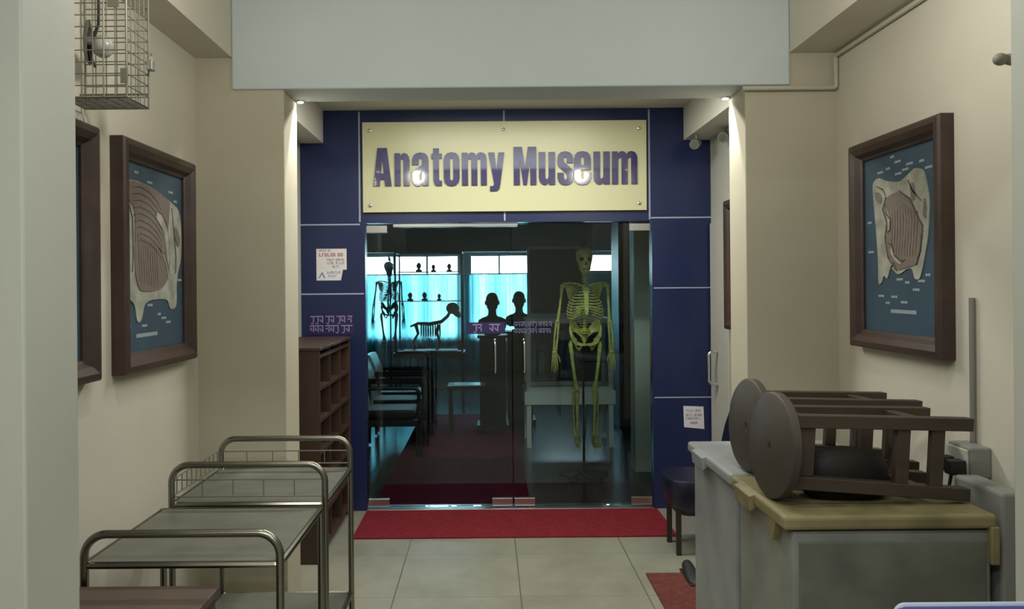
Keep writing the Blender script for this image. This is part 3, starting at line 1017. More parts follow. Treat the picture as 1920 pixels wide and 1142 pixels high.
lp = thing('caged_lamp', (-1.36, 2.78, 2.70), 'pale bulb with dark curved shade hanging inside the wire cage', 'lamp')
MB().tube([(-1.343, 2.77, 2.735), (-1.340, 2.77, 2.60), (-1.341, 2.77, 2.535), (-1.352, 2.77, 2.505), (-1.366, 2.77, 2.475), (-1.372, 2.77, 2.44), (-1.366, 2.77, 2.41), (-1.352, 2.77, 2.387)],
          [.0045, .0045, .005, .006, .008, .0095, .008, .004], 8).build('hanging_arm', 'rubber', lp, smooth=True)
rings = []
for k in range(9):
    a = k / 8
    rr = .006 + .072 * sin(a * pi / 2)
    x = -1.392 + .020 * a ** 2
    rings.append([(x, 2.77 + .25 * rr * cos(2 * pi * j / 20), 2.475 + rr * sin(2 * pi * j / 20)) for j in range(20)])
MB().loft(rings, cap=False).build('shade', 'conduit_dark', lp, smooth=True)
MB().ell((-1.328, 2.775, 2.46), (.036, .034, .04)).build('bulb', 'bulb', lp, smooth=True)
MB().tube([(-1.385, 2.773, 2.475), (-1.35, 2.774, 2.475)], .018, 12).build('bulb_holder', 'grey_box', lp, smooth=True)

# ------------------------------------------------------------------ shoe rack in the lobby, left
RX0, RX1, RY0, RY1, RH = VL + .005, -.985, 4.66, 5.70, 1.245
rk = thing('shoe_rack', ((RX0 + RX1) / 2, (RY0 + RY1) / 2, 0), 'brown wooden open pigeonhole rack standing behind the left pilaster', 'rack')
t_ = .02
bx(RX0, RX1, RY0, RY0 + t_, 0, RH).build('side_panel', 'shelf', rk, bevel=.002)
bx(RX0, RX1, RY1 - t_, RY1, 0, RH).build('side_panel', 'shelf', rk, bevel=.002)
bx(RX0, RX1 + .006, RY0 - .006, RY1 + .006, RH, RH + .02).build('top_panel', 'shelf', rk, bevel=.003)
bx(RX0, RX0 + .01, RY0 + t_, RY1 - t_, .06, RH).build('back_panel', 'shelf', rk)
for k in range(7):
    z = .06 + k * .19
    if z < RH - .03:
        bx(RX0 + .01, RX1 - .004, RY0 + t_, RY1 - t_, z, z + .018).build('shelf_board', 'shelf', rk)
for k in (1, 2):
    y = RY0 + (RY1 - RY0) * k / 3
    bx(RX0 + .01, RX1 - .006, y - .008, y + .008, .078, RH).build('divider', 'shelf', rk)
rnd = random.Random(5)

# ------------------------------------------------------------------ carpets
tag(bx(-.885, 1.20, 5.12, 5.745, 0, .012).build('red_doormat', 'red', bevel=.004), 'long bright red carpet strip on the floor before the glass doors', 'carpet')
tag(bx(.865, 1.25, 3.72, 4.46, 0, .010).build('red_floor_mat', 'red_faded', bevel=.003), 'faded red mat on the tiles beyond the far freezer', 'mat')
tag(bx(-.85, .30, 5.90, 10.0, 0, .010).build('maroon_carpet', 'maroon', bevel=.003), 'long dark maroon carpet runner on the museum floor behind the glass', 'carpet')
# shoe by the freezer
sh = thing('dark_shoe', (1.10, 4.40, .010), 'small dark shoe on the floor mat beside the far freezer', 'shoe')
rings = []
for k, (y, wd, z0, z1) in enumerate([(4.50, .020, .012, .055), (4.48, .030, .011, .075), (4.44, .033, .011, .07), (4.39, .035, .011, .055), (4.33, .042, .011, .045), (4.28, .036, .011, .035), (4.255, .015, .012, .025)]):
    rings.append([(1.10 + wd * cos(2 * pi * j / 12), y, (z0 + z1) / 2 + (z1 - z0) / 2 * sin(2 * pi * j / 12)) for j in range(12)])
MB().loft(rings).build('upper', 'rubber', sh, smooth=True)
bx(1.062, 1.138, 4.25, 4.505, .010, .018).build('sole', 'darkwood', sh, bevel=.003)

# ------------------------------------------------------------------ dark blue chair by the doors
ch = thing('plastic_chair', (1.25, 4.9, 0), 'dark blue bucket chair with thin dark legs right of the glass doors', 'chair')
rings = []
for k, (z, sc) in enumerate([(.23, .60), (.25, .74), (.30, .90), (.38, .97), (.445, 1.0), (.455, .97)]):
    r_ = []
    for j in range(24):
        a = 2 * pi * j / 24
        ex = .195 * sc
        x = ex * (abs(cos(a)) ** .5) * (1 if cos(a) >= 0 else -1)
        y = ex * (abs(sin(a)) ** .5) * (1 if sin(a) >= 0 else -1)
        r_.append((1.255 + x, 4.895 + y, z))
    rings.append(r_)
MB().loft(rings).build('seat', 'chairblue', ch, smooth=True)
rings = []
for z, wd in [(.46, .19), (.60, .20), (.72, .20), (.80, .17), (.83, .12)]:
    rings.append([(1.455 + (z - .46) * .22 + dx, 4.895 + wd * q_, z) for dx, q_ in ((-.012, -1), (.0, -.5), (.004, 0), (0, .5), (-.012, 1), (.006, 1), (.018, .5), (.022, 0), (.018, -.5), (.006, -1))])
MB().loft(rings).build('backrest', 'chairblue', ch, smooth=True)
for (x, y) in ((1.125, 4.775), (1.125, 5.02), (1.40, 4.775), (1.40, 5.02)):
    MB().box(x - .014, x + .014, y - .014, y + .014, 0, .29).build('leg', 'darkwood', ch)


# ------------------------------------------------------------------ chest freezers
def freezer(x0, x1, y0, y1, label, body, lid, front, strap):
    t = thing('chest_freezer', ((x0 + x1) / 2, (y0 + y1) / 2, 0), label, 'freezer', 'chest freezers on the right')
    bx(x0, x1, y0, y1, .05, .845).build('cabinet', body, t, bevel=.012, segs=3)
    if front:
        bx(x0 + .022, x1 - .018, y0 - .004, y0 + .01, .08, .812).build('end_panel', front, t, bevel=.003)
    bx(x0 + .01, x1 - .01, y0 + .01, y1 - .01, .838, .853).build('gasket', 'rubber', t)
    bx(x0 - .030, x1 + .012, y0 - .016, y1 + .004, .851, .897).build('lid', lid, t, bevel=.013, segs=3)
    for (x, y) in ((x0 + .06, y0 + .06), (x1 - .06, y0 + .06), (x0 + .06, y1 - .06), (x1 - .06, y1 - .06)):
        MB().tube([(x, y, .052), (x, y, 0)], .022, 12).build('foot', 'rubber', t, smooth=True)
    # lid handle on the long left face
    yc = (y0 + y1) / 2 + .09
    h = MB()
    h.loft([[(x0 - .018, yc - .085 * s, .895), (x0 - .038 * s - .01, yc - .085 * s, .885), (x0 - .034 * s - .01, yc - .085 * s, .85 - .02 * s), (x0 - .02, yc - .085 * s, .845)] for s in (1.0, .96)]
           + [[(x0 - .018, yc + .085 * s, .895), (x0 - .038 * s - .01, yc + .085 * s, .885), (x0 - .034 * s - .01, yc + .085 * s, .85 - .02 * s), (x0 - .02, yc + .085 * s, .845)] for s in (.96, 1.0)])
    h.build('lid_handle', lid, t, bevel=.006)
    if strap:
        bx(x1 - .012, x1 + .016, y0 - .020, y0 + .05, .74, .86).build('hinge_strap', 'yellowed', t, bevel=.005)
        l = MB()
        l.prism([(y0 + .07, .86), (y0 + .15, .86), (y0 + .13, .80), (y0 + .10, .785)], lambda a, b, d: (d, a, b), x0 - .026, x0 + .004)
        l.build('lid_latch', 'yellowed', t, bevel=.003)
    return t


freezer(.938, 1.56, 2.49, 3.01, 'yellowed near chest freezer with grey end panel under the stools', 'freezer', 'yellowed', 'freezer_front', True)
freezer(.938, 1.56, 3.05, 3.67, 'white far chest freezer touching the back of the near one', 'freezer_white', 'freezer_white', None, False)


# ------------------------------------------------------------------ wooden stools lying on the freezers
def make_stool():
    t = thing('wooden_stool', (0, 0, 0), 'brown round wooden stool lying on its side on the near freezer, nearer one', 'stool', 'stools lying on the freezers')
    H = .62
    s = MB()
    s.tube([(0, 0, H - .036), (0, 0, H - .030), (0, 0, H - .006), (0, 0, H)], [.169, .176, .176, .169], 40)
    s.build('seat', 'stool_seat', t, smooth=True, local=True)
    MB().tube([(0, 0, H - .002), (0, 0, H + .001)], .011, 12).build('seat_hole', 'rubber', t, local=True)
    top, foot, hw = .098, .114, .021
    for sx in (-1, 1):
        for sy in (-1, 1):
            l = MB()
            l.loft([[(sx * o + dx * hw, sy * o + dy * hw, z) for dx, dy in ((-1, -1), (1, -1), (1, 1), (-1, 1))] for z, o in ((0, foot), (H - .034, top))])
            l.build('leg', 'stool', t, bevel=.003, local=True)
    for (a, b) in (((-1, -1), (1, -1)), ((1, -1), (1, 1)), ((1, 1), (-1, 1)), ((-1, 1), (-1, -1))):
        # apron under the seat
        p0, p1 = Vector((a[0] * top, a[1] * top, 0)), Vector((b[0] * top, b[1] * top, 0))
        n = (p1 - p0).normalized()
        k = Vector((-n.y, n.x, 0))
        ap = MB()
        ap.loft([[p0 + n * .02 + k * s_ + Vector((0, 0, z)) for s_, z in ((-.010, H - .105), (.010, H - .105), (.010, H - .034), (-.010, H - .034))],
                 [p1 - n * .02 + k * s_ + Vector((0, 0, z)) for s_, z in ((-.010, H - .105), (.010, H - .105), (.010, H - .034), (-.010, H - .034))]])
        ap.build('apron', 'stool', t, bevel=.002, local=True)
        zs = (.11, .225) if a[0] != b[0] else (.15,)
        for zc in zs:
            o_ = foot + (top - foot) * zc / H
            p0, p1 = Vector((a[0] * o_, a[1] * o_, zc)), Vector((b[0] * o_, b[1] * o_, zc))
            r_ = MB()
            r_.loft([[p + n * e + k * s_ + Vector((0, 0, z)) for s_, z in ((-.012, -.022), (.012, -.022), (.012, .022), (-.012, .022))] for p, e in ((p0, .02), (p1, -.02))])
            r_.build('stretcher', 'stool', t, bevel=.002, local=True)
    return t


def lay(o, x, y, z, yaw, roll, tilt):
    # local +Z (seat) -> world -X
    o.rotation_euler = (Matrix.Rotation(yaw, 3, 'Z') @ Matrix.Rotation(-tilt, 3, 'Y') @ Matrix.Rotation(radians(-90), 3, 'Y') @ Matrix.Rotation(roll, 3, 'Z')).to_euler()
    o.location = (x, y, z)


stool = make_stool()
TOPZ = .897
lay(stool, 1.555, 2.725, TOPZ + .142, radians(4), 0, radians(-3.6))
st2 = copy_tree(stool)
st2['label'] = 'brown round wooden stool lying behind the nearer stool, on the far freezer'
lay(st2, 1.600, 3.12, TOPZ + .142, radians(5), 0, radians(-3.6))

# dark round cushion between the stools' legs
cu = MB()
rings = []
for z, sc in [(.0, .82), (.015, .94), (.045, 1.0), (.085, .99), (.115, .88), (.135, .66), (.145, .35), (.147, .08)]:
    rings.append([(1.195 + .148 * sc * cos(2 * pi * j / 28), 2.700 + .070 * sc * sin(2 * pi * j / 28), TOPZ + .003 + z * 1.12) for j in range(28)])
cu.loft(rings)
tag(cu.build('round_cushion', 'cushion', smooth=True), 'dark padded round cushion lying on the near freezer between the nearer stool\'s legs', 'cushion')


# ------------------------------------------------------------------ steel instrument trolleys, left
TX0, TX1, TZ = -1.185, -.614, .82


def trolley(y0, y1, label, front_h, back_rail):
    t = thing('steel_trolley', ((TX0 + TX1) / 2, (y0 + y1) / 2, 0), label, 'trolley', 'steel trolleys along the left wall')
    R = .0125
    s = MB()
    s.box(TX0, TX1, y0, y1, TZ - .006, TZ)
    s.build('top_shelf', 'steel_dark', t)
    rim = MB()
    rim.tube(rounded([(TX0, y0, TZ - .008), (TX1, y0, TZ - .008), (TX1, y1, TZ - .008), (TX0, y1, TZ - .008)], .02, 4, True), .011, 8, True)
    rim.build('shelf_rim', 'tube', t, smooth=True)
    s = MB()
    s.box(TX0 + .01, TX1 - .01, y0 + .01, y1 - .01, .268, .275)
    s.build('lower_shelf', 'steel_dark', t)
    rim = MB()
    rim.tube(rounded([(TX0, y0, .266), (TX1, y0, .266), (TX1, y1, .266), (TX0, y1, .266)], .02, 4, True), .010, 8, True)
    rim.build('shelf_rim', 'tube', t, smooth=True)
    # end hoops make the legs
    for y, hh in ((y0, front_h), (y1, back_rail)):
        if hh:
            pts = [(TX0, y, .07), (TX0, y, TZ + hh), (TX1, y, TZ + hh), (TX1, y, .07)]
            MB().tube(rounded(pts, .065, 8), R, 10).build('end_hoop', 'tube', t, smooth=True)
        else:
            for x in (TX0, TX1):
                MB().tube([(x, y, .07), (x, y, TZ)], R, 10).build('leg', 'tube', t, smooth=True)
        for x in (TX0, TX1):
            c = MB()
            c.tube([(x - .011, y, .035), (x + .011, y, .035)], .035, 16)
            c.build('caster', 'rubber', t, smooth=True)
            MB().box(x - .016, x + .016, y - .012, y + .012, .05, .085).build('caster_fork', 'steel', t)
    return t


tr1 = trolley(2.335, 2.90, 'near steel trolley with a bare hoop handle, beside the left wall', .083, 0)
tr2 = trolley(2.98, 3.53, 'far steel trolley with wire guard rails, beside the left wall', .140, .132)
g = MB()
for y, hh in ((2.98, .140), (3.53, .132)):
    for z in (.022, hh - .055):
        g.tube([(TX0, y, TZ + z), (TX1, y, TZ + z)], .0028, 6)
    for k in range(1, 5):
        x = TX0 + (TX1 - TX0) * k / 5
        g.tube([(x, y, TZ + .022), (x, y, TZ + hh - .055)], .0022, 6)
for z in (.022, .085):
    g.tube([(TX0, 2.98, TZ + z), (TX0, 3.53, TZ + z)], .0028, 6)
for k in range(1, 11):
    y = 2.98 + .555 * k / 11
    g.tube([(TX0, y, TZ + .022), (TX0, y, TZ + .085)], .0022, 6)
g.build('wire_guard', 'wire', tr2, smooth=True)

# brown cabinet in front of the near trolley
bc = thing('brown_cabinet', (-1.08, 2.17, 0), 'low brown wooden cabinet standing before the near trolley', 'cabinet')
bx(-1.40, -.775, 2.0, 2.295, .742, .766).build('top_panel', 'carton', bc, bevel=.003)
bx(-1.385, -.787, 2.012, 2.285, .05, .742).build('body', 'carton_side', bc)
bx(-1.385, -.80, 2.005, 2.012, .07, .735).build('door', 'carton_side', bc, bevel=.002)
for x in (-1.36, -.82):
    for y in (2.03, 2.26):
        bx(x - .02, x + .02, y - .018, y + .018, 0, .05).build('foot', 'darkwood', bc)

# blue chair backrest, bottom right
bl = thing('blue_chair', (1.07, 1.5, 0), 'blue chair with pale piped backrest standing before the near right pilaster', 'chair')
bx(.858, 1.275, 1.685, 1.708, .56, .932).build('backrest', 'royal', bl, bevel=.008)
pp = MB()
pp.tube(rounded([(.858, 1.696, .56), (.858, 1.696, .934), (1.275, 1.696, .934), (1.275, 1.696, .56)], .02), .006, 8)
pp.build('edge_piping', 'piping', bl, smooth=True)
bx(.86, 1.275, 1.28, 1.68, .43, .47).build('seat', 'royal', bl, bevel=.012)
for x in (.88, 1.255):
    MB().tube([(x, 1.70, 0), (x, 1.70, .60)], .011, 8).build('leg', 'rubber', bl, smooth=True)
    MB().tube([(x, 1.30, 0), (x, 1.30, .43)], .011, 8).build('leg', 'rubber', bl, smooth=True)

# ------------------------------------------------------------------ the museum behind the glass
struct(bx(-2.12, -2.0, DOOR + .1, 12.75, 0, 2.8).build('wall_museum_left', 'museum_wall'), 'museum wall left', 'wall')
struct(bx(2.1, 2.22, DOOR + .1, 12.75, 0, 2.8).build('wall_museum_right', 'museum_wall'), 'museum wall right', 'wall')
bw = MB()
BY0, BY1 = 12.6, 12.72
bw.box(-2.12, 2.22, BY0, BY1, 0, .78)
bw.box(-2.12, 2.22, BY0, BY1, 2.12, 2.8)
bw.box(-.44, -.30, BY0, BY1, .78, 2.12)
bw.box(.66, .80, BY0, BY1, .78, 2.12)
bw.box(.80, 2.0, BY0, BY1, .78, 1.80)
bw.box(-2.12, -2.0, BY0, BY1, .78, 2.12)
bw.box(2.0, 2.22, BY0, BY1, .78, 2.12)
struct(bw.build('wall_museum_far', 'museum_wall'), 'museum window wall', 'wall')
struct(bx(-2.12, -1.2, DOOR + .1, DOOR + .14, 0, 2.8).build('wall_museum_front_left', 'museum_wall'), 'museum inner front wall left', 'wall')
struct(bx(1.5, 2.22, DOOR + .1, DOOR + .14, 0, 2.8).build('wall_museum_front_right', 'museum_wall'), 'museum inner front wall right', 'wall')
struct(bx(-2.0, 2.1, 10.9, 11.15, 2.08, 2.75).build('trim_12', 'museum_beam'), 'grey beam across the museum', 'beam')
struct(bx(1.26, 1.49, 6.9, 7.12, 0, 2.73).build('trim_13', 'casegrey'), 'grey column inside the museum', 'column')
for n, (a, b, nb, zb) in enumerate([(-2.0, -.44, 3, .78), (-.30, .66, 2, .78), (.80, 2.0, 2, 1.80)]):
    wd = thing('window_%d' % (n + 1), ((a + b) / 2, BY0 + .06, zb), 'bright museum window bay', 'window')
    wd['kind'] = 'structure'
    f = MB()
    for x in (a + .02, b - .02):
        f.box(x - .02, x + .02, BY0 + .02, BY0 + .08, zb, 2.12)
    for k in range(1, nb):
        x = a + (b - a) * k / nb
        f.box(x - .016, x + .016, BY0 + .02, BY0 + .08, zb + .04, 2.08)
    f.box(a + .04, b - .04, BY0 + .02, BY0 + .08, zb, zb + .04)
    f.box(a + .04, b - .04, BY0 + .02, BY0 + .08, 2.08, 2.12)
    f.build('window_frame', 'museum_beam', wd)
    bx(a + .04, b - .04, BY0 + .045, BY0 + .051, zb + .04, 2.08).build('glass_pane', 'pane', wd)
labs = ['left pleated cyan curtain across the widest museum window', 'middle pleated cyan curtain behind the busts']
for n, (a, b) in enumerate([(-1.99, -.36), (-.35, .70)]):
    cm = MB()
    N = int((b - a) * 70)
    vs, fs = [], []
    for i in range(N + 1):
        x = a + (b - a) * i / N
        ph = i * 2 * pi / 7.3
        for k in range(2):
            vs.append((x + .01 * sin(ph * .37), BY0 - .06 + .025 * sin(ph) + .012 * sin(ph * .31 + n), (.30, 1.79)[k]))
    for i in range(N):
        fs.append((2 * i, 2 * i + 2, 2 * i + 3, 2 * i + 1))
    cm.add(vs, fs)
    o = cm.build('curtain', 'curtain', smooth=True, norm=False)
    tag(o, labs[n], 'curtain', 'cyan museum curtains')
    rod = MB().tube([(a, BY0 - .06, 1.80), (b, BY0 - .06, 1.80)], .012, 8)
    rod.build('curtain_rod', 'steel', o, smooth=True)


# ------------------------------------------------------------------ skeletons
def skeleton(loc, label, m, height=1.645, zfeet=.285, ry=0.0):
    t = thing('human_skeleton', (loc[0], loc[1], 0), label, 'skeleton')
    t.rotation_euler = (0, 0, ry)
    k = height / 1.65
    up = zfeet

    def P(x, y, z):
        return (x * k, y * k, z * k + up)

    def R(r):
        return r * k

    def part(mb, name, parent=t):
        return mb.build(name, m, parent, smooth=True, local=True)
    # skull
    sk = MB()
    n = 18
    rings = []
    for z, hw, yf, yb in [(1.425, .022, -.075, -.02), (1.44, .036, -.084, 0), (1.465, .046, -.086, .01), (1.49, .050, -.083, .02), (1.515, .058, -.083, .06), (1.545, .066, -.084, .085),
                          (1.575, .071, -.086, .098), (1.605, .070, -.075, .096), (1.63, .055, -.05, .075), (1.645, .03, -.02, .045), (1.65, .008, .005, .02)]:
        c = (yf + yb) / 2
        h = (yb - yf) / 2
        rings.append([P(hw * cos(2 * pi * j / n), c + h * sin(2 * pi * j / n), z) for j in range(n)])
    sk.loft(rings)
    so = part(sk, 'skull')
    for s in (-1, 1):
        MB().ell(P(s * .030, -.074, 1.548), (R(.019), R(.016), R(.017))).build('eye_socket', 'black', so, smooth=True, local=True)
    MB().prism([(-.010, 1.50), (.010, 1.50), (0, 1.532)], lambda a, b, d: P(a, d, b), -.091, -.07).build('nose_opening', 'black', so, local=True)
    MB().box(R(-.028), R(.028), R(-.092), R(-.075), 1.462 * k + up, 1.467 * k + up).build('mouth_line', 'black', so, local=True)
    # spine
    sp = MB()
    for i in range(26):
        a = i / 25
        z = .93 + (1.44 - .93) * a
        y = .02 + .03 * sin(a * 2 * pi)
        w_ = .026 - .013 * a
        sp.ell(P(0, y, z), (R(w_), R(w_), R(.010)), 10, 6)
        sp.tube([P(0, y + .01, z), P(0, y + .045, z - .012)], R(.005), 5)
        sp.tube([P(-w_ * 1.6, y + .02, z), P(w_ * 1.6, y + .02, z)], R(.004), 5)
    sp.tube([P(0, .02, .93), P(0, .05, 1.06), P(0, .02, 1.18), P(0, -.01, 1.30), P(0, .02, 1.44)], R(.010), 8)
    part(sp, 'spine')
    # ribs
    rb = MB()
    for i in range(12):
        a = i / 11
        z0 = 1.335 - .27 * a
        w_ = .060 + .078 * sin(min(1, (a + .08) * 1.25) * pi / 2) - .02 * max(0, a - .75) * 4
        dep = .085 + .03 * sin(a * pi)
        for s in (-1, 1):
            pts = []
            end = 1.0 if i < 10 else .45
            for q in range(13):
                th = q / 12 * pi * end
                x = s * (.012 + w_ * sin(th) if th < pi / 2 else (.012 if i < 7 else .012 + .05 * (i - 6) / 4) + (w_ - (0 if i < 7 else .05 * (i - 6) / 4)) * sin(th))
                y = .03 + dep * .25 * sin(th) - dep * (1 - cos(th)) * .62
                z = z0 - .055 * (1 - cos(th)) / 2 - .015 * sin(th) + (0.035 * max(0, (th - pi * .75) / (pi * .25)) if i > 5 else 0)
                pts.append(P(x, y, z))
            rb.tube(pts, R(.0058), 6)
    rb.loft([[P(x, y, z) for x, y in ((-w_, -.085 - d_), (w_, -.085 - d_), (w_, -.076 - d_), (-w_, -.076 - d_))] for z, w_, d_ in
             ((1.09, .008, .035), (1.12, .016, .034), (1.25, .017, .015), (1.28, .026, .008), (1.315, .028, 0))])
    part(rb, 'rib_cage')
    # shoulders
    sg = MB()
    for s in (-1, 1):
        sg.tube([P(s * .02, -.082, 1.325), P(s * .07, -.085, 1.345), P(s * .13, -.04, 1.352), P(s * .175, -.01, 1.35)], R(.008), 8)
        sg.loft([[P(s * x, y + d_, z) for x, y, z in ((.07, .075, 1.33), (.165, .03, 1.345), (.13, .07, 1.22), (.085, .085, 1.19))] for d_ in (0, .008)])
        sg.ell(P(s * .168, .0, 1.335), (R(.018), R(.018), R(.02)), 10, 8)
    part(sg, 'shoulder_girdle')
    # pelvis
    pv = MB()
    for s in (-1, 1):
        rings = []
        for (x, y, z, a, b) in ((.03, .05, .93, .012, .03), (.075, .045, .985, .012, .05), (.115, .01, .995, .010, .06), (.128, -.03, .965, .009, .04), (.118, -.045, .925, .012, .03),
                                (.098, -.02, .885, .022, .03), (.075, -.03, .855, .014, .018), (.045, -.06, .845, .011, .013), (.008, -.068, .845, .010, .012)):
            rings.append([P(s * x + a * cos(2 * pi * j / 10) * .8, y + a * sin(2 * pi * j / 10), z + b * .9 * sin(2 * pi * j / 10)) for j in range(10)])
        pv.loft(rings)
        pv.tube([P(s * .095, -.01, .88), P(s * .075, .0, .825), P(s * .05, -.03, .80), P(s * .035, -.055, .835)], R(.011), 8)
    pv.loft([[P(w_ * cos(2 * pi * j / 10), y + .02 * sin(2 * pi * j / 10), z) for j in range(10)] for z, w_, y in ((.965, .045, .03), (.93, .05, .045), (.89, .03, .06), (.85, .012, .05), (.835, .005, .045))])
    part(pv, 'pelvis')
    for s in (-1, 1):
        ox = .03 if s < 0 else 0.0
        a = MB()
        a.ell(P(s * .185, 0, 1.325), (R(.022), R(.022), R(.022)), 10, 8)
        a.tube([P(s * .185, 0, 1.33), P(s * .192, 0, 1.29), P(s * (.198 + ox * .3), .005, 1.16), P(s * (.203 + ox * .7), .0, 1.05), P(s * (.205 + ox * .8), 0, 1.03)], [R(q) for q in (.016, .012, .0105, .014, .02)], 10)
        part(a, 'upper_arm_bone')
        a = MB()
        for q in (-1, 1):
            a.tube([P(s * (.205 + ox * .8) + q * .010, 0, 1.025), P(s * (.212 + ox) + q * .013, -.015, .91), P(s * (.216 + ox * 1.2) + q * .010, -.025, .80)], [R(.011), R(.007), R(.011)], 8)
        part(a, 'forearm_bones')
        h = MB()
        hx = s * (.217 + ox * 1.3)
        h.ell(P(hx, -.027, .782), (R(.022), R(.013), R(.018)), 10, 8)
        for q in range(4):
            fx = hx + (q - 1.5) * .013
            L = (.155, .172, .165, .145)[q]
            h.tube([P(hx + (q - 1.5) * .009, -.027, .78), P(fx, -.030, .715), P(fx + (q - 1.5) * .003, -.036, .715 - (L - .065) * .5), P(fx + (q - 1.5) * .003, -.036 + .012, .78 - L)], [R(.006), R(.0055), R(.0048), R(.0035)], 6)
        h.tube([P(hx - s * .015, -.03, .775), P(hx - s * .036, -.045, .735), P(hx - s * .043, -.05, .70)], [R(.006), R(.0055), R(.004)], 6)
        part(h, 'hand')
        lg = MB()
        lg.ell(P(s * .088, -.005, .875), (R(.023), R(.023), R(.023)), 12, 8)
        lg.tube([P(s * .088, -.005, .875), P(s * .118, -.0, .862), P(s * .122, 0, .84), P(s * .108, -.01, .70), P(s * .088, -.012, .55), P(s * .080, -.01, .50), P(s * .078, -.008, .475)],
                [R(q) for q in (.014, .016, .020, .0145, .0145, .022, .031)], 12)
        lg.ell(P(s * .076, -.042, .478), (R(.018), R(.010), R(.02)), 10, 8)
        part(lg, 'thigh_bone')
        lg = MB()
        lg.tube([P(s * .076, -.01, .452), P(s * .075, -.012, .42), P(s * .073, -.01, .30), P(s * .070, -.005, .13), P(s * .069, 0, .085)], [R(q) for q in (.030, .020, .0125, .0115, .019)], 12)
        lg.tube([P(s * .104, .01, .44), P(s * .100, .012, .27), P(s * .092, .01, .08)], [R(.010), R(.0065), R(.011)], 8)
        part(lg, 'shin_bones')
        ft = MB()
        ft.tube([P(s * .073, .055, .03), P(s * .073, .03, .045), P(s * .074, 0, .062), P(s * .077, -.04, .045), P(s * .079, -.075, .034)], [R(q) for q in (.018, .022, .024, .022, .02)], 10)
        for q in range(5):
            a0 = s * (.079 + (q - 2) * .010 * s * s)
            ft.tube([P(a0, -.07, .034), P(a0 + (q - 2) * .004, -.12, .022), P(a0 + (q - 2) * .006, -.165 + abs(q - (1 if s > 0 else 3)) * .010, .010)], [R(.008), R(.0065), R(.005)], 6)
        part(ft, 'foot')
    return t


def stand(x, y, zt, label, tilt=0):
    t = thing('skeleton_stand', (x, y, 0), label, 'stand', 'skeleton stands')
    q = MB()
    q.tube(rounded([(x, y + .16, .03), (x, y + .16, zt + .07), (x, y + .01, zt + .07), (x, y + .01, zt + .006)], .05), .010, 8)
    q.build('pole', 'black', t, smooth=True)
    b = MB()
    for k in range(5):
        a = 2 * pi * k / 5 + pi / 2
        b.tube([(x, y + .16, .05), (x + .22 * cos(a), y + .16 + .22 * sin(a), .014)], .013, 8)
    b.build('star_base', 'black', t, smooth=True)
    return t


skeleton((.80, 6.62), 'yellowish human skeleton hanging close behind the right glass door', 'bone')
stand(.80, 6.62, 1.93, 'black stand carrying the yellowish skeleton')
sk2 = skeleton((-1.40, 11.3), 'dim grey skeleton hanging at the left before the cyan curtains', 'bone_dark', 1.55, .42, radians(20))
stand(-1.40, 11.3, 1.97, 'black stand carrying the dim skeleton by the curtains')


# ------------------------------------------------------------------ showcases and boards
def frame_case(name, x0, x1, y0, y1, z0, z1, label, shelves=(), fm='casegrey', base=None, glass=True, post=.02):
    t = thing(name, ((x0 + x1) / 2, (y0 + y1) / 2, 0), label, 'display case', 'museum display cases')
    f = MB()
    for x in (x0 + post, x1 - post):
        for y in (y0 + post, y1 - post):
            f.box(x - post, x + post, y - post, y + post, 0, z1)
    f.build('corner_posts', fm, t)
    for z in (z0, z1 - 2 * post):
        r_ = MB()
        for y in (y0, y1 - 2 * post):
            r_.box(x0 + 2 * post, x1 - 2 * post, y, y + 2 * post, z, z + 2 * post)
        for x in (x0, x1 - 2 * post):
            r_.box(x, x + 2 * post, y0 + 2 * post, y1 - 2 * post, z, z + 2 * post)
        r_.build('rail', fm, t)
    for z in shelves:
        bx(x0 + .01, x1 - .01, y0 + .04, y1 - .04, z - .008, z).build('glass_shelf', 'specimen', t)
    if base:
        bx(x0 - .02, x1 + .02, y0 - .02, y1 + .02, z0 - base, z0).build('base_board', fm, t)
    if glass:
        bx(x0 + 2 * post, x1 - 2 * post, y0 + post - .003, y0 + post + .003, z0 + 2 * post, z1 - 2 * post).build('glass_front', 'pane', t)
    return t


# low case behind the skeleton
lc = frame_case('low_showcase', .375, 1.235, 7.95, 8.5, .56, 1.28, 'low grey framed glass showcase behind the yellowish skeleton', base=.13, post=.022)
bx(.42, 1.19, 8.44, 8.455, .60, 1.24).build('back_panel', 'dark_board', lc)
# tall dark board
tb = thing('display_board', (.75, 9.0, 0), 'tall dark panel in a grey frame above the low showcase', 'board')
bx(.475, 1.05, 9.0, 9.03, 1.30, 2.02).build('panel', 'dark_board', tb)
f = MB()
f.box(.44, .475, 8.99, 9.04, 0, 2.05)
f.box(1.05, 1.085, 8.99, 9.04, 0, 2.05)
f.box(.475, 1.05, 8.99, 9.04, 2.02, 2.05)
f.box(.475, 1.05, 8.99, 9.04, 1.26, 1.30)
f.build('board_frame', 'casegrey', tb)
# dark locker right of the skeleton
dk = thing('dark_cupboard', (1.62, 8.9, 0), 'tall black cupboard beside the grey museum column', 'cupboard')
bx(1.42, 2.06, 8.7, 9.2, .04, 2.55).build('carcass', 'black', dk, bevel=.004)
bx(1.43, 1.735, 8.685, 8.70, .08, 2.5).build('door', 'black', dk, bevel=.003)
bx(1.745, 2.05, 8.685, 8.70, .08, 2.5).build('door', 'black', dk, bevel=.003)
bx(1.45, 2.03, 8.72, 9.18, 0, .04).build('plinth', 'black', dk)

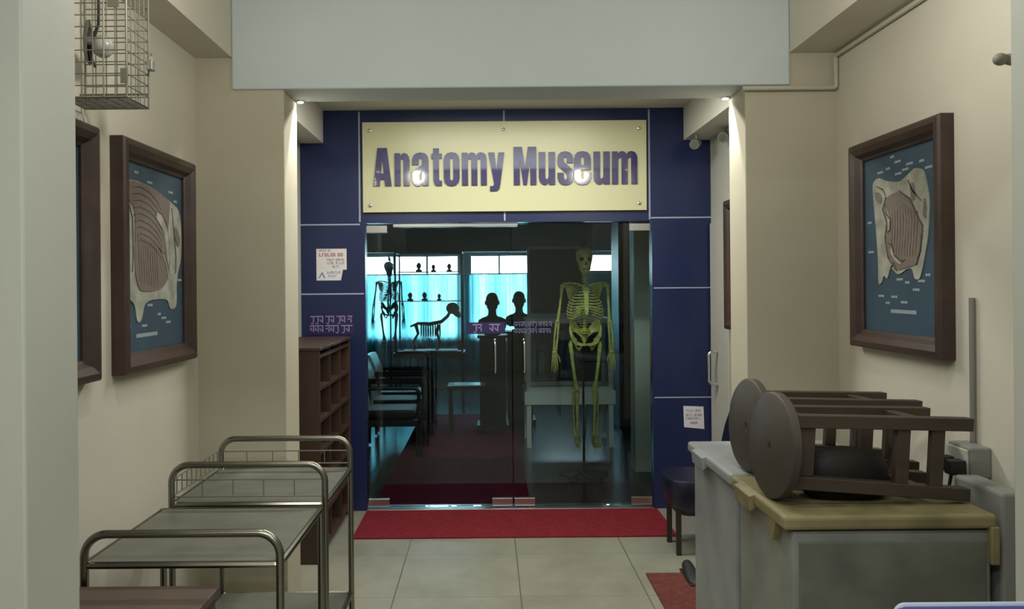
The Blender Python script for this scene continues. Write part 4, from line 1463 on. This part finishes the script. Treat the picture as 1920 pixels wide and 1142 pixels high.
# tall showcase in front of the curtains, with specimens
TC = frame_case('tall_showcase', -1.17, -.32, 10.0, 10.5, .78, 2.05, 'tall thin framed glass showcase holding an animal skeleton before the curtains',
                shelves=(1.43, 1.80), fm='specimen', base=.06, post=.010)
rnd = random.Random(3)
for row, z in enumerate((1.43, 1.80)):
    for k in range(3):
        x = -.99 + k * .18 + rnd.uniform(-.015, .015) + (.12 if row else 0)
        s = rnd.uniform(.8, 1.2)
        q = MB()
        prof = [(.0, .035), (.02, .038), (.03, .015), (.045, .022), (.07, .03), (.09, .022), (.105, .008)]
        q.loft([[(x + r * s * cos(2 * pi * j / 10), 10.25 + r * s * sin(2 * pi * j / 10), z + h * s) for j in range(10)] for h, r in prof])
        pos = ('left', 'middle', 'right')[k]
        tag(q.build('small_specimen', 'specimen', smooth=True), '%s small dark specimen on the %s shelf of the tall showcase' % (pos, ('lower', 'upper')[row]), 'specimen', 'small specimens on glass shelves')

# animal skeleton on the showcase floor
an = thing('animal_skeleton', (-.70, 10.25, .78), 'mounted four legged animal skeleton inside the tall showcase', 'skeleton')
q = MB()
q.tube([(-1.0, 10.25, 1.10), (-.9, 10.25, 1.14), (-.75, 10.25, 1.13), (-.6, 10.25, 1.16), (-.52, 10.25, 1.23), (-.47, 10.25, 1.32)], [.012, .02, .024, .024, .022, .018], 8)
q.build('spine', 'bone_dark', an, smooth=True)
q = MB()
for k in range(9):
    x = -.86 + k * .03
    q.tube([(x, 10.25 + .075 * cos(a_), 1.055 + .085 * sin(a_)) for a_ in [2 * pi * j / 14 for j in range(14)]], .006, 5, True)
q.build('rib_cage', 'bone_dark', an, smooth=True)
q = MB()
q.ell((-.455, 10.24, 1.33), (.085, .06, .075), 14, 10)
q.tube([(-.43, 10.23, 1.30), (-.385, 10.22, 1.25), (-.36, 10.22, 1.22)], [.05, .04, .025], 10)
sk_o = q.build('skull', 'bone_dark', an, smooth=True)
for s in (-1, 1):
    MB().ell((-.445 + s * .032, 10.185, 1.34), (.02, .014, .02), 10, 8).build('eye_socket', 'black', sk_o)
for x, kk in ((-.93, .03), (-.64, -.02)):
    for y in (10.20, 10.30):
        q = MB()
        q.tube([(x, y, 1.12), (x + kk, y, 1.01), (x - kk, y, .91), (x, y, .83), (x - .03, y, .80)], [.020, .014, .015, .012, .016], 8)
        q.build('leg_bones', 'bone_dark', an, smooth=True)
bx(-1.08, -.40, 10.12, 10.38, .782, .80).build('mount_board', 'specimen', an)


# ------------------------------------------------------------------ busts on pedestals
def bust(x, y, z, s, label, ped):
    t = thing('bust_sculpture', (x, y, z), label, 'bust', 'dark busts on pedestals')
    q = MB()
    rings = []
    n = 20
    for h, hw, d, yo in [(0, .13, .08, 0), (.02, .165, .10, 0), (.09, .178, .105, 0), (.125, .165, .095, 0), (.15, .12, .075, 0), (.165, .070, .06, .005), (.185, .052, .055, .005), (.225, .048, .055, .0),
                         (.245, .05, .065, -.01), (.265, .062, .083, -.012), (.30, .072, .094, -.008), (.34, .078, .10, 0), (.385, .077, .10, .004), (.42, .064, .085, .006), (.445, .04, .055, .008), (.455, .012, .016, .008)]:
        rings.append([(x + s * hw * cos(2 * pi * j / n), y + s * (yo + d * sin(2 * pi * j / n)), z + s * h) for j in range(n)])
    q.loft(rings)
    q.tube([(x, y - s * .105, z + s * .345), (x, y - s * .125, z + s * .305), (x, y - s * .105, z + s * .295)], [s * .010, s * .018, s * .012], 8)
    for e in (-1, 1):
        q.ell((x + e * s * .08, y, z + s * .33), (s * .012, s * .022, s * .03), 10, 8)
    q.build('head_and_shoulders', 'bust', t, smooth=True)
    q = MB()
    q.loft([[(x + s * r * cos(2 * pi * j / 16), y + s * r * sin(2 * pi * j / 16), z - .06 * s + s * h) for j in range(16)] for h, r in ((0, .10), (.015, .10), (.03, .06), (.06, .07))])
    q.build('socle', 'black', t, smooth=True)
    p = thing('pedestal', (x, y, .011), ped, 'pedestal', 'bust pedestals')
    zt = z - .06 * s
    bx(x - .17, x + .17, y - .16, y + .16, zt - .03, zt).build('top_slab', 'black', p, bevel=.004)
    bx(x - .145, x + .145, y - .135, y + .135, .071, zt - .03).build('shaft', 'black', p)
    bx(x - .18, x + .18, y - .17, y + .17, .011, .071).build('base_slab', 'black', p, bevel=.004)


bust(.045, 9.0, 1.12, .92, 'dark bust silhouetted before the cyan curtain, above the door sticker', 'black square pedestal under the left bust')
bust(.36, 9.35, 1.14, .90, 'dark bust in the gap just left of the tall dark board', 'black square pedestal under the right bust')

# table with papers
tb = thing('museum_table', (-.25, 8.8, 0), 'dark low table with a pale top before the pedestals', 'table')
bx(-.44, .02, 8.42, 8.76, .535, .560).build('table_top', 'black', tb, bevel=.004)
for x in (-.41, -.01):
    for y in (8.45, 8.73):
        bx(x - .015, x + .015, y - .015, y + .015, .011, .535).build('leg', 'black', tb)
ps_ = MB().prism([(-.36, 8.46), (-.04, 8.45), (-.02, 8.70), (-.38, 8.72)], lambda a, b, d: (a, b, d), .560, .566)
tag(ps_.build('paper_stack', 'paper_gloss'), 'pale sheets of paper on the dark museum table', 'paper')


# ------------------------------------------------------------------ row of chairs inside, left
def waiting_chair(x, y, label):
    t = thing('waiting_chair', (x, y, 0), label, 'chair', 'row of chairs inside the museum')
    W = .52
    bk = MB()
    rings = []
    for z, xo in [(.42, .0), (.55, -.02), (.70, -.06), (.82, -.11), (.86, -.13)]:
        rings.append([(x + xo + dx, y + W / 2 * q_, z) for dx, q_ in ((0, -.9), (-.02, 0), (0, .9), (.04, .9), (.025, 0), (.04, -.9))])
    bk.loft(rings)
    bk.build('backrest', 'seat_light', t, smooth=True)
    bx(x - .01, x + .52, y - .22, y + .22, .38, .45).build('seat', 'black', t, bevel=.02, segs=3)
    for s in (-1, 1):
        yy = y + s * .245
        MB().tube(rounded([(x - .03, yy, .66), (x + .56, yy, .66), (x + .58, yy, 0.02)], .05), .018, 8).build('armrest', 'black', t, smooth=True)
        MB().tube([(x, yy, .66), (x, yy, .02)], .016, 8).build('leg', 'black', t, smooth=True)
    bx(x, x + .56, y - .245, y + .245, .30, .36).build('seat_rail', 'black', t)
    bx(x + .53, x + .56, y - .22, y + .22, .04, .30).build('front_panel', 'black', t)
    return t


waiting_chair(-1.22, 7.75, 'nearest pale backed chair of the row inside the museum')
waiting_chair(-1.22, 8.40, 'middle pale backed chair of the row inside the museum')
waiting_chair(-1.22, 9.05, 'farthest pale backed chair of the row inside the museum')
